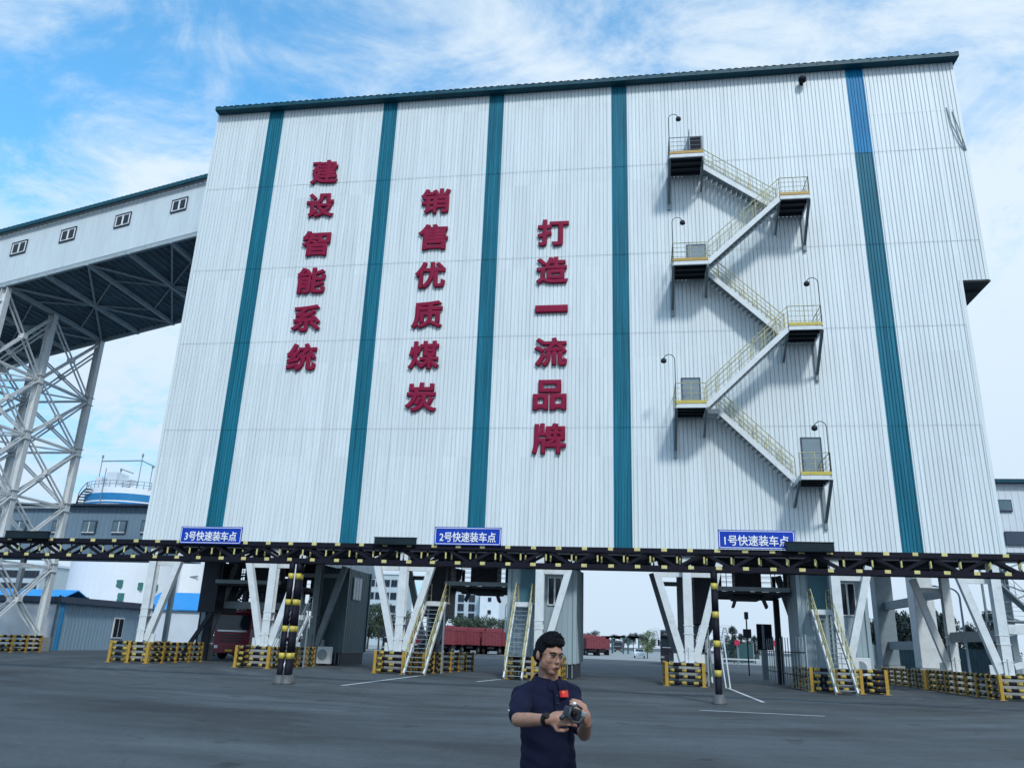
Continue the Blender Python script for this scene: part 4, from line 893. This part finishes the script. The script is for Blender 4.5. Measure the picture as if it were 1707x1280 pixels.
# ------------------------------------------------------------------ street furniture in the bays
p = at(1274, 1085, 55); 
t = thing('notice_board', (p.x, 55, 0), 'dark upright notice board on a thick grey post in the right bay', 'board')
k = MB(); a, b_ = at(1262, 1062, 55), at(1287, 1062, 55); k.box(a.x, b_.x, 54.9, 55.1, at(1275, 1083, 55).z, at(1275, 1040, 55).z); k.build('board', BLACK, t)
k = MB(); k.box(p.x-.1, p.x+.05, 54.86, 54.895, at(1275, 1083, 55).z+.05, at(1275, 1040, 55).z-.05); k.build('centre_strip', STEELG, t)
k = MB(); k.box(p.x-.18, p.x+.18, 54.82, 55.18, 0, at(1275, 1083, 55).z); k.build('post', STEELG, t)
p = at(1247, 1085, 62)
t = thing('signal_post', (p.x, 62, 0), 'slim dark post with a small box and camera in the right bay', 'post')
k = MB(); k.tube([(p.x, 62, 0), (p.x, 62, 4.2)], .05); k.build('pole', STEELD, t)
k = MB(); k.box(p.x-.28, p.x+.28, 61.8, 62.1, 2.6, 3.2); k.build('signal_box', STEELD, t); k = MB(); k.box(p.x-.12, p.x+.12, 61.7, 62.2, 3.9, 4.4); k.build('camera_head', STEELD, t)
for px_, Y, lab in ((1229, 90, 'red sign on a thin post left of the signal post'), (1292, 84, 'red sign on a thin post right of the dark notice board')):
    x = at(px_, 1080, Y).x; t = thing('red_sign', (x, Y, 0), lab, 'sign', 'red signs on thin posts')
    k = MB(); k.tube([(x, Y, 0), (x, Y, 2.4)], .05); k.build('post', STEELG, t)
    k = MB(); k.prism([(.3*math.cos(math.pi*(j+.5)/4), .3*math.sin(math.pi*(j+.5)/4)) for j in range(8)], (x, Y-.08, 2.5), (1, 0, 0), (0, 0, 1), (0, .03, 0)); k.build('sign_plate', REDSIGN, t)
a, b_ = at(1200, 1098, 78), at(1268, 1098, 78)
t = thing('boom_barrier', (a.x, 78, 0), 'long pale horizontal boom across the far end of the right bay', 'boom')
k = MB(); k.beam((a.x, 78, .95), (b_.x, 78, .95), .1, .12); k.build('arm', STEELW, t); k = MB(); k.box(a.x-.3, a.x+.1, 77.8, 78.2, 0, 1.1); k.build('housing', STEELG, t)
# far fences
def panel_fence(px0, px1, Y, h, lab, mat=FENCEG):
    a, b_ = at(px0, 1085, Y).x, at(px1, 1085, Y).x; t = thing('panel_fence', ((a+b_)/2, Y, 0), lab, 'fence')
    k = MB(); n = max(2, int((b_-a)/3))
    for i in range(n+1): x = a+(b_-a)*i/n; k.box(x-.06, x+.06, Y-.06, Y+.06, 0, h+.15)
    k.build('post', STEELG, t); k = MB(); k.corr((a, Y), (b_, Y), .1, h, .35, (0, -1), depth=.03, rib=.16, side=.02); k.build('panel', mat, t)
panel_fence(1206, 1256, 125, 2.7, 'dark green fence at the far end of the right bay')
panel_fence(1456, 1670, 84, 2.6, 'dark teal fence below the row of trees on the right', M('fence_teal_dark', (.03, .07, .09), .7, 0, .3, 1))
# street lamps
for px_, Y, hz, sg, lab in ((1610, 78, 7.7, -1, 'curved arm street lamp between the right V legs'), (841, 120, 7.5, 1, 'curved arm street lamp behind the trucks of the middle bay')):
    x = at(px_, 1070, Y).x; t = thing('street_lamp', (x, Y, 0), lab, 'street lamp')
    k = MB(); k.tube([(x, Y, 0), (x, Y, hz-.8)]+[(x+sg*(.9*(1-math.cos(q))), Y, hz-.8+.8*math.sin(q)) for q in (.4, .8, 1.2, 1.57)]+[(x+sg*2.2, Y, hz+.15)], [.12, .09, .08, .08, .07, .07, .06], 8); k.build('pole', STEELG, t)
    k = MB(); k.box(min(x+sg*1.9, x+sg*2.6), max(x+sg*1.9, x+sg*2.6), Y-.13, Y+.13, hz+.08, hz+.2); k.build('lamp_head', STEELG, t)
# power pylons
def pylon(px_, pyt, Y, lab):
    p = at(px_, pyt, Y); x, H_ = p.x, p.z; t = thing('power_pylon', (x, Y, 0), lab, 'pylon', 'far power pylons'); k = MB(); r = .16
    def wd(z): return 3.2*(1-z/H_)+.5
    for sx in (-1, 1):
        for sy in (-1, 1): k.beam((x+sx*wd(0), Y+sy*wd(0), 0), (x+sx*.5, Y+sy*.5, H_), r, r)
    n = 8
    for i in range(n):
        z0, z1 = H_*i/n, H_*(i+1)/n
        for sy in (-1, 1): k.beam((x-wd(z0), Y+sy*wd(z0), z0), (x+wd(z1), Y+sy*wd(z1), z1), r*.7, r*.7); k.beam((x+wd(z0), Y+sy*wd(z0), z0), (x-wd(z1), Y+sy*wd(z1), z1), r*.7, r*.7)
    k.build('tower', STEELG, t)
    for z, e in ((H_*.98, 4), (H_*.80, 7), (H_*.62, 6)):
        k = MB(); k.beam((x-e, Y, z), (x+e, Y, z), r, r); k.beam((x-e, Y, z), (x, Y, z+1.3), r*.7, r*.7); k.beam((x+e, Y, z), (x, Y, z+1.3), r*.7, r*.7); k.build('crossarm', STEELG, t)
pylon(1092, 1050, 420, 'far lattice pylon above the round bush'); pylon(1208, 1045, 420, 'far lattice pylon seen beside the single striped pole')

# ------------------------------------------------------------------ trees
def tree_mesh(kind, H_, seed, leafm, nl=2600):
    rd = random.Random(seed); tk = MB(); lf = MB()
    tk.tube([(0, 0, 0), (.05, 0, H_*.3), (0, .05, H_*.6), (0, 0, H_*.93)], [H_*.022, H_*.017, H_*.011, .015], 7)
    blobs = []
    if kind == 'poplar':
        for i in range(26): z = H_*(.16+.8*rd.random()); rr = H_*.13*(1.15-abs(z/H_-.42)*1.5)+.08; a = rd.random()*6.28; d = rr*rd.random(); blobs.append((d*math.cos(a), d*math.sin(a), z, H_*.085))
    else:
        for i in range(20): z = H_*(.3+.62*rd.random()); rr = H_*.30*math.sqrt(max(.05, 1-((z/H_-.6)/.42)**2)); a = rd.random()*6.28; d = rr*rd.random()**.6; blobs.append((d*math.cos(a), d*math.sin(a), z, H_*.12))
    for bx, by, bz, br in blobs[:14]: tk.tube([(0, 0, bz*.72), (bx*.6, by*.6, bz*.9), (bx, by, bz)], [H_*.007, H_*.005, .01], 5)
    for i in range(nl):
        bx, by, bz, br = rd.choice(blobs); v = Vector((rd.gauss(0, 1), rd.gauss(0, 1), rd.gauss(0, 1))).normalized()*br*(.45+.65*rd.random()); c = Vector((bx, by, bz))+v
        s = H_*(.013+.016*rd.random()); n = Vector((rd.gauss(0, 1), rd.gauss(0, 1), rd.gauss(0, 1)+.5)).normalized(); a = n.orthogonal().normalized(); b_ = n.cross(a)
        lf.add([c-a*s, c-b_*s*.5, c+a*s, c+b_*s*.5], [(0, 1, 2, 3)])
    return tk, lf
PROTO = {}
def tree(kind, H_, loc, lab, cat, grp, leafm, seed, nm='broadleaf_tree'):
    key = (kind, seed, leafm.name)
    if key not in PROTO:
        tk, lf = tree_mesh(kind, 6.0, seed, leafm); t = thing(nm, (0, 0, 0), lab, cat, grp); tk.build('trunk', BARK, t); lf.build('crown', leafm, t); PROTO[key] = t; o = t
    else: o = copy_tree(PROTO[key])
    o['label'] = lab; o['group'] = grp; o['category'] = cat; place(o, loc, seed*1.3+loc[0], H_/6.0); return o
rt = random.Random(3)
TL = 'tree in the dark row behind the fence on the right'
for i in range(22):
    px_ = 1448+i*11.2+rt.uniform(-4, 4); Y = 90+rt.uniform(-2, 12); tree(('poplar', 'round')[rt.random() < .25], rt.uniform(4.6, 7.2), (at(px_, 1080, Y).x, Y, 0), TL, 'tree', 'trees behind the right fence', LEAFB, rt.randint(0, 3))
for px_, H_, Y, lab in ((1154, 4.4, 118, 'dark tree beside the red truck left of the V leg'), (1172, 3.9, 125, 'small dark tree seen through the stair behind the V leg'), (1223, 4.9, 122, 'dark pointed tree above the green fence'), (1236, 4.0, 126, 'lower dark tree above the green fence'), (1258, 3.8, 126, 'small dark tree left of the notice board'), (1138, 4.4, 160, 'small dark tree right of the round bush')):
    tree('poplar', H_, (at(px_, 1080, Y).x, Y, 0), lab, 'tree', 'dark trees far beyond the right bay', LEAFB, rt.randint(0, 3))
tree('round', 4.2, (at(1079, 1080, 136).x, 136, 0), 'round pale green bush tree beside the far road', 'tree', 'pale bush', LEAF2, 5)
for i in range(9):
    px_ = 752+i*13.5; tree('round', rt.uniform(5.5, 7.5), (at(px_, 1070, 140).x, 140+rt.uniform(-3, 5), 0), 'green tree in the row above the faded red trucks', 'tree', 'green trees above the red trucks', LEAF, rt.randint(6, 8))
for i in range(5):
    px_ = 616+i*11; tree('round', rt.uniform(5, 7.5), (at(px_, 1070, 120).x, 120+rt.uniform(-3, 5), 0), 'green tree behind the dark truck', 'tree', 'green trees behind the dark truck', LEAF, rt.randint(6, 8))
for i in range(4):
    px_ = 92+i*12; tree('round', rt.uniform(4.6, 5.4), (at(px_, 1030, 78).x, 78, 0), 'green shrub showing above the roof of the site shed', 'shrub', 'green shrubs behind the site shed', LEAF, rt.randint(6, 8), 'green_shrub')
for i in range(40):
    px_ = 640+i*16; Y = 330+rt.uniform(-20, 40); tree('round', rt.uniform(5, 8.5), (at(px_, 1070, Y).x, Y, 0), 'distant tree on the horizon line', 'tree', 'distant trees on the horizon', LEAFB, rt.randint(0, 3))

# ------------------------------------------------------------------ the man in front
SKIN = M('skin', (.34, .18, .125), .6, 0, .14, 26, bump=.12, bscale=300)
SKIN.node_tree.nodes['Principled BSDF'].inputs['Subsurface Weight'].default_value = .12; SKIN.node_tree.nodes['Principled BSDF'].inputs['Subsurface Scale'].default_value = .01
NAVY = M('navy_polo_fabric', (.002, .004, .023), .85, 0, .15, 25, bump=.25, bscale=260, spec=.25)
TROU = M('black_trousers', (.008, .009, .016), .85, 0, .15, 20, spec=.2)
HAIRM = M('black_hair', (.003, .003, .006), .7, 0, .5, 60, (1, 1, .3), bump=.8, bscale=140, spec=.15)
LIP = M('lip', (.20, .06, .055), .5, 0, .05)
EYEW = M('eye_white', (.20, .18, .17), .5, 0, .02); IRIS = M('iris_dark', (.008, .006, .006), .5, spec=.2)
WIRE = M('spectacle_wire', (.12, .11, .10), .4, .5); LENS = M('shoe_leather', (.01, .01, .012), .4)
DEVD = M('device_dark_grey', (.022, .027, .036), .45, 0, .15, 30); DEVS = M('device_silver', (.28, .31, .33), .4, .2, .1)
FLAGR = M('flag_red', (.62, .03, .03), .7, 0, .05); FLAGY = M('flag_yellow', (.75, .55, .05), .7)
def ell(mb, c, r, n=18, rot=None):
    c = Vector(c); vs = [(0, 0, -1)]; fs = []
    for i in range(1, n//2):
        t = math.pi*i/(n//2)-math.pi/2
        for j in range(n): a = 2*math.pi*j/n; vs.append((math.cos(t)*math.cos(a), math.cos(t)*math.sin(a), math.sin(t)))
    vs.append((0, 0, 1)); e = len(vs)-1
    for j in range(n): fs.append((0, 1+(j+1) % n, 1+j)); fs.append((e, e-n+j, e-n+(j+1) % n))
    for i in range(n//2-2):
        for j in range(n): a = 1+i*n; fs.append((a+j, a+(j+1) % n, a+n+(j+1) % n, a+n+j))
    out = []
    for v in vs:
        q = Vector((v[0]*r[0], v[1]*r[1], v[2]*r[2]))
        if rot is not None: q = rot @ q
        out.append(q+c)
    return mb.add(out, fs)
def limb(mb, pts, rs, n=16):
    'rounded tapered limb with spheres at the joints'
    for i in range(len(pts)-1):
        p, q = Vector(pts[i]), Vector(pts[i+1])
        mb.tube([p, q], [rs[i], rs[i+1]], n)
    for p, r in zip(pts, rs): ell(mb, p, (r, r, r), n)
    return mb
def ring_loft(mb, rings, n=28):
    'rings: (cx,cy,z,rx,ry,angle), superelliptic sections'
    k = len(mb.v)
    for cx, cy, z, rx_, ry_, an in rings:
        for j in range(n):
            a = 2*math.pi*j/n; c, s = math.cos(a), math.sin(a); x = math.copysign(abs(c)**.8, c)*rx_; y = math.copysign(abs(s)**.8, s)*ry_
            mb.v.append((cx+x*math.cos(an)-y*math.sin(an), cy+x*math.sin(an)+y*math.cos(an), z))
    for i in range(len(rings)-1):
        for j in range(n): mb.f.append((k+i*n+j, k+i*n+(j+1) % n, k+(i+1)*n+(j+1) % n, k+(i+1)*n+j)); mb.m.append(0)
    mb.f.append(tuple(k+j for j in range(n))[::-1]); mb.m.append(0); mb.f.append(tuple(k+(len(rings)-1)*n+j for j in range(n))); mb.m.append(0)
    return mb
def fuse(mb, vox, smooth=4, noise=None):
    o = mb.build('fuse', SKIN); r = o.modifiers.new('r', 'REMESH'); r.mode = 'VOXEL'; r.voxel_size = vox
    s = o.modifiers.new('s', 'SMOOTH'); s.iterations = smooth; s.factor = .5
    bpy.context.view_layer.update(); me = bpy.data.meshes.new_from_object(o.evaluated_get(bpy.context.evaluated_depsgraph_get())); bpy.data.objects.remove(o)
    me.polygons.foreach_set('use_smooth', [True]*len(me.polygons)); me.materials.clear()
    return me
from mathutils import noise as mnoise
def place_mesh(name, me, mat, xf, parent):
    me.materials.append(mat) if not me.materials else None
    me.transform(xf); me.update(); o = bpy.data.objects.new(name, me); COL.objects.link(o); attach(o, parent); return o
def mb_mesh(mb, smooth=True):
    me = bpy.data.meshes.new('m'); me.from_pydata(mb.v, [], mb.f); me.polygons.foreach_set('use_smooth', [smooth]*len(mb.f)); me.update(); return me
PX, PY = -.513, 4.85
MAN = Matrix.Translation((PX, PY, 0)) @ Matrix.Rotation(R(6.1), 4, 'Z')
HEAD = Matrix.Translation((-.004, -.02, 1.592)) @ Matrix.Rotation(R(36), 4, 'Z') @ Matrix.Rotation(R(9), 4, 'X') @ Matrix.Rotation(R(3), 4, 'Y') @ Matrix.Scale(.94, 4)
def hx(mb):
    mb.v = [tuple(HEAD @ Vector(v)) for v in mb.v]; return mb
man = thing('person', (PX, PY, 0), 'man in navy polo shirt and glasses holding a dark device with both hands', 'person')
TW = R(28)                                   # the chest is turned a little to the side
SR, SLF = Vector((-.160, -.085, 1.362)), Vector((.130, .085, 1.375))
ER, WR = Vector((-.166, -.335, 1.262)), Vector((-.004, -.495, 1.282))
EL, WL = Vector((.195, -.17, 1.19)), Vector((.196, -.435, 1.268))
body = MB()
hd = MB()
ell(hd, (0, .012, .022), (.074, .092, .088)); ell(hd, (0, -.03, -.035), (.062, .058, .075)); ell(hd, (0, -.055, -.085), (.034, .03, .026)); ell(hd, (0, -.045, -.062), (.047, .04, .034))
for s in (-1, 1): ell(hd, (s*.043, -.034, -.04), (.027, .036, .036)); ell(hd, (s*.04, -.052, -.022), (.026, .03, .028)); ell(hd, (s*.046, -.02, -.06), (.02, .038, .028)); ell(hd, (s*.077, .012, -.008), (.010, .019, .031))
ell(hd, (0, -.066, .028), (.05, .024, .018))
limb(hd, [(0, -.082, .008), (0, -.098, -.025)], [.007, .0105], 10); ell(hd, (0, -.094, -.028), (.0165, .012, .009)); ell(hd, (0, -.084, -.061), (.024, .011, .014))
hx(hd); body.add(hd.v, hd.f)
limb(body, [(-.01, .03, 1.38), (-.008, .005, 1.54)], [.064, .056])
limb(body, [SR, ER, ER.lerp(WR, .35), WR], [.038, .036, .036, .0255]); limb(body, [SLF, EL, EL.lerp(WL, .35), WL], [.038, .036, .036, .0255])
ring_loft(body, [(0, .02, .86, .15, .10, TW), (0, .02, 1.05, .135, .095, TW), (0, .01, 1.25, .145, .09, TW), (-.01, .01, 1.36, .125, .07, TW), (-.01, .015, 1.43, .07, .055, TW)])
for s in (-1, 1): limb(body, [(s*.085, .02+s*.04, .9), (s*.10, 0+s*.04, .48), (s*.10, .03+s*.04, .09)], [.085, .055, .042]); limb(body, [(s*.10, .03+s*.04, .07), (s*.10+.04, -.10+s*.04, .05)], [.04, .035])
def hand(mb, wrist, along, back, thumb_side, curl):
    'palm, four unequal bent fingers and a thumb leaving the side of the palm'
    a = Vector(along).normalized(); b = Vector(back); b = (b-a*b.dot(a)).normalized(); c = a.cross(b)*thumb_side
    w_ = Vector(wrist); rot = Matrix((c, a, b)).transposed(); ell(mb, w_+a*.045, (.04, .05, .017), 16, rot)
    limb(mb, [w_, w_+a*.05], [.025, .028], 10)
    for i, (off, ln) in enumerate(((.030, .92), (.010, 1.0), (-.010, .94), (-.029, .76))):
        p = w_+a*(.083-abs(off)*.15)+c*off; d = a.copy(); pts = [p-a*.02, p]
        for L_, cu in zip((.042, .026, .021), curl):
            ax_ = c*(1 if thumb_side > 0 else 1); d = (d*math.cos(cu)-b*math.sin(cu)).normalized(); dn = b*math.cos(cu)+(d-b*d.dot(b))*0
            pts.append(pts[-1]+d*L_*ln); b2 = b
        limb(mb, pts, [.0095, .0095, .009, .008, .0068], 8)
    p = w_+a*.028+c*.032; limb(mb, [p-c*.012, p+c*.02+a*.018-b*.008, p+c*.022+a*.046-b*.022, p+c*.012+a*.068-b*.034], [.013, .0115, .010, .0078], 8)
hand(body, WR, (.75, -.25, .12), (-.35, -.85, .35), 1, (.35, .75, .7))
hand(body, WL, (-.12, -.42, .62), (.9, -.3, .1), 1, (.75, 1.0, .8))
bm_ = fuse(body, .005, 2); place_mesh('person', bm_, SKIN, MAN, man)
# shirt with sleeves
sh = MB()
ring_loft(sh, [(0, .02, .84, .178, .125, TW), (0, .02, .95, .168, .122, TW), (0, .015, 1.08, .157, .118, TW), (-.005, .01, 1.22, .163, .122, TW), (-.012, .008, 1.32, .165, .117, TW), (-.014, .012, 1.385, .150, .098, TW), (-.012, .016, 1.43, .108, .082, TW), (-.010, .018, 1.455, .078, .07, TW)])
mR = SR.lerp(ER, .80); mL = SLF.lerp(EL, .80)
limb(sh, [SR+Vector((.015, .005, -.01)), SR.lerp(ER, .4), mR], [.064, .061, .061]); limb(sh, [SLF+Vector((-.015, 0, -.01)), SLF.lerp(EL, .4), mL], [.064, .060, .060])
limb(sh, [(-.075, -.035, 1.415), SR], [.045, .058]); limb(sh, [(.055, .045, 1.42), SLF], [.045, .058])
sm = fuse(sh, .006, 5)
nrm_ = [v.normal.copy() for v in sm.vertices]
for v, n_ in zip(sm.vertices, nrm_):         # folds in the cloth
    p = v.co.copy(); f = mnoise.noise(Vector((p.x*9, p.y*9, p.z*5)))*.006+mnoise.noise(Vector((p.x*5+p.z*14, p.y*6, p.z*16+p.x*8)))*.005; v.co = p+n_*f*1.9
place_mesh('polo_shirt', sm, NAVY, MAN, man)
# collar
cl = MB(); cz = 1.462
for s in (-1, 1):
    prev = None; pts = []
    for i in range(9):
        a = math.pi*(i/8)*.94; r0 = .074
        x = -.01+s*r0*math.sin(a)*1.05; y = .02+.072*math.cos(a); z = cz+.03-.034*(i/8); pts.append(((x, y, z), (x*1.36+.003, .02+(y-.02)*1.38-(.012 if i > 6 else 0), z-.034-.03*(i/8))))
    for i in range(8):
        a, b_, c_, d_ = pts[i][0], pts[i+1][0], pts[i+1][1], pts[i][1]; cl.add([a, b_, c_, d_], [(0, 1, 2, 3)])
cl.v = [tuple(Matrix.Translation((-.01, .02, 0)) @ Matrix.Rotation(TW, 4, 'Z') @ Matrix.Translation((.01, -.02, 0)) @ Vector(v)) for v in cl.v]
o = place_mesh('collar', mb_mesh(cl), NAVY, MAN, man); so2 = o.modifiers.new('s', 'SOLIDIFY'); so2.thickness = .004; so2.offset = 0
FD, SD = Vector((math.sin(TW), -math.cos(TW), 0)), Vector((math.cos(TW), math.sin(TW), 0))
k = MB(); q = Vector((-.012, .008, 0))+FD*.1265; k.beam(q+Vector((0, 0, 1.40))-FD*.018, q+Vector((0, 0, 1.29)), .03, .008, up=FD); o = place_mesh('placket', mb_mesh(k, False), NAVY, MAN, man)
k = MB()
for z in (1.375, 1.335, 1.30): c_ = q-FD*(.012 if z > 1.36 else .003)+Vector((0, 0, z)); ell(k, c_+FD*.006, (.005, .005, .005), 8)
place_mesh('buttons', mb_mesh(k), DEVD, MAN, man)
# flag patch on the chest and small sleeve mark
fc = Vector((-.012, .008, 1.386))+SD*.048+FD*.117; nF = (FD+SD*.35+Vector((0, 0, .18))).normalized(); rF = Vector((0, 0, 1)).cross(nF)*-1; rF = rF.normalized(); uF = nF.cross(rF)*1
if uF.z < 0: uF = -uF
if rF.x < 0: rF = -rF
k = MB(); ww, hh = .026, .0175
k.add([fc+rF*x+uF*z+nF*d for d in (-.012, .006) for x, z in ((-ww, -hh), (ww, -hh), (ww, hh), (-ww, hh))], [(0, 3, 2, 1), (4, 5, 6, 7), (0, 1, 5, 4), (1, 2, 6, 5), (2, 3, 7, 6), (3, 0, 4, 7)]); fl = place_mesh('flag_patch', mb_mesh(k, False), FLAGR, MAN, man)
k = MB()
def star(cx, cz_, r): k.prism([(r*(1 if i % 2 == 0 else .4)*math.sin(math.pi*i/5), r*(1 if i % 2 == 0 else .4)*math.cos(math.pi*i/5)) for i in range(10)], fc+nF*.0062+rF*cx+uF*cz_, rF, uF, nF*.0006)
star(-.0165, .0085, .0055)
for cx, cz_ in ((-.0065, .0145), (-.003, .0105), (-.003, .0055), (-.0065, .0015)): star(cx, cz_, .002)
place_mesh('flag_stars', mb_mesh(k, False), FLAGY, MAN, man)
k = MB(); c_ = SR.lerp(ER, .66)+Vector((-.055, -.035, .004))
for i in range(3): k.beam(c_+Vector((-.004+i*.004, -.004-i*.006, .006-i*.004)), c_+Vector((.012+i*.004, -.016-i*.004, .004-i*.004)), .003, .003)
place_mesh('sleeve_mark', mb_mesh(k, False), SIGNW, MAN, man)
# trousers and shoes
tr_ = MB(); ring_loft(tr_, [(0, .02, .74, .16, .115, TW), (0, .02, .88, .165, .115, TW), (0, .02, .96, .155, .108, TW)])
for s in (-1, 1): limb(tr_, [(s*.082, .02+s*.04, .82), (s*.10, s*.04, .48), (s*.10, .03+s*.04, .10)], [.094, .075, .066])
place_mesh('trousers', fuse(tr_, .008, 4), TROU, MAN, man)
for s in (-1, 1):
    k = MB(); limb(k, [(s*.10, .06+s*.04, .05), (s*.10+.04, -.08+s*.04, .045), (s*.10+.065, -.16+s*.04, .035)], [.048, .046, .034]); k.box(s*.1-.05, s*.1+.07, -.1+s*.04, .05+s*.04, 0, .03); place_mesh('shoe', fuse(k, .006, 3), LENS, MAN, man)
# hair
hr = MB()
ell(hr, (0, .022, .042), (.081, .092, .077)); ell(hr, (0, .06, -.005), (.074, .056, .068)); ell(hr, (.0, -.03, .088), (.064, .05, .028)); ell(hr, (.018, -.055, .078), (.042, .032, .022)); ell(hr, (-.032, -.045, .074), (.036, .036, .022)); ell(hr, (.025, -.056, .09), (.024, .02, .013)); ell(hr, (0, .02, .088), (.068, .07, .028))
for s in (-1, 1): ell(hr, (s*.071, .005, .028), (.012, .036, .04)); ell(hr, (s*.0735, -.012, .0), (.007, .011, .022))
rh = random.Random(5)
for i in range(420):
    a = rh.uniform(0, 6.28); t = rh.uniform(.15, 1.25); p = Vector((math.sin(t)*math.cos(a)*.08, math.sin(t)*math.sin(a)*.085+.012, math.cos(t)*.085+.04))
    if p.y < -.05 and p.z < .06: continue
    e_ = rh.uniform(.3, 1.15); limb(hr, [p*.97, p*1.03+Vector((.006, -.008, .008))*e_, p*(1.02+.045*rh.random())+Vector((.014, -.015, .013))*e_], [.006, .0045, .0028], 6)
hx(hr); hm = fuse(hr, .0032, 1); place_mesh('hair', hm, HAIRM, MAN, man)
# face details
k = MB()
for s in (-1, 1): ell(k, (s*.031, -.0815, .004), (.011, .006, .0034), 12)
place_mesh('eyes', mb_mesh(hx(k)), EYEW, MAN, man)
k = MB()
for s in (-1, 1): ell(k, (s*.031+.002, -.0868, .0035), (.0045, .002, .0045), 10)
place_mesh('iris', mb_mesh(hx(k)), IRIS, MAN, man)
k = MB()
for s in (-1, 1): limb(k, [(s*.014, -.0905, .021), (s*.032, -.088, .0265), (s*.051, -.073, .020)], [.0035, .0042, .002], 6); limb(k, [(s*.017, -.0855, .0085), (s*.031, -.0875, .0105), (s*.046, -.079, .006)], [.0015, .002, .001], 6)
place_mesh('eyebrows', mb_mesh(hx(k)), HAIRM, MAN, man)
k = MB(); ell(k, (0, -.094, -.057), (.0195, .006, .0042), 12); ell(k, (0, -.092, -.0685), (.0165, .007, .005), 12); place_mesh('lips', mb_mesh(hx(k)), LIP, MAN, man)
k = MB(); ell(k, (0, -.0975, -.0625), (.016, .004, .0034), 12); place_mesh('mouth_opening', mb_mesh(hx(k)), IRIS, MAN, man)
k = MB()
for s in (-1, 1):
    k.tube([(s*.033+.024*math.cos(a)*abs(math.cos(a))**-.25 if abs(math.cos(a)) > 1e-3 else s*.033, -.1-.0+abs(s*.033+.024*math.cos(a))*.14, .002+.017*math.sin(a)) for a in [2*math.pi*j/20+.01 for j in range(21)]], .0013, 6, cap=False)
    k.tube([(s*.058, -.092, .008), (s*.076, -.04, .008), (s*.08, .01, .004)], .0014, 6)
k.tube([(-.009, -.1, .008), (0, -.103, .01), (.009, -.1, .008)], .0014, 6); place_mesh('glasses', mb_mesh(hx(k)), WIRE, MAN, man)
k = MB(); d = (WR-ER).normalized(); c_ = WR-d*.012; k.tube([c_-d*.011, c_+d*.011], [.0335, .0325], 18); u_ = d.cross(Vector((0, 0, 1))).normalized(); 
k.tube([c_+Vector((0, -.026, .02)), c_+Vector((0, -.034, .026))], .015, 14); place_mesh('wristwatch', mb_mesh(k, False), IRIS, MAN, man)
# the device in his hands
DC = Vector((.122, -.535, 1.322)); DM = MAN @ Matrix.Translation(DC) @ Matrix.Rotation(R(16), 4, 'Y') @ Matrix.Rotation(R(40), 4, 'Z') @ Matrix.Scale(.95, 4)
dv = thing('handheld_controller', tuple(DM.translation), 'dark grey handheld controller with a pale knob gripped by the man', 'controller')
k = MB(); k.box(-.055, .045, -.022, .022, -.03, .026); me = mb_mesh(k, False); bo = place_mesh('case', me, DEVD, DM, dv); bv = bo.modifiers.new('b', 'BEVEL'); bv.width = .007; bv.segments = 3
k = MB(); k.tube([(-.05, -.026, .03), (-.052, -.03, -.02), (-.02, -.034, -.04), (.03, -.03, -.036), (.05, -.03, .0)], .0065, 8); k.tube([(-.04, -.02, .03), (-.01, -.024, .045), (.035, -.02, .034)], .007, 8); place_mesh('holder_frame', mb_mesh(k), M('device_mid_grey', (.045, .055, .068), .5), DM, dv)
k = MB(); k.lathe([(.006, 0), (.010, .004), (.010, .012), (.006, .016)], (-.012, -.005, .04), 14); place_mesh('knob', mb_mesh(k), SIGNW, DM, dv)
k = MB(); k.box(.03, .085, -.02, .012, -.004, .022); o = place_mesh('side_grip', mb_mesh(k, False), DEVS, DM, dv); bv = o.modifiers.new('b', 'BEVEL'); bv.width = .006; bv.segments = 3
k = MB(); k.lathe([(.014, 0), (.014, .02), (.009, .021)], (0, 0, 0), 16); k.v = [(x-.02, -.022-z, y) for x, y, z in k.v]; place_mesh('lens', mb_mesh(k), IRIS, DM, dv)
k = MB(); k.tube([(-.05, 0, -.02), (-.075, .0, -.045)], [.013, .011], 10); place_mesh('handle', mb_mesh(k), DEVD, DM, dv)
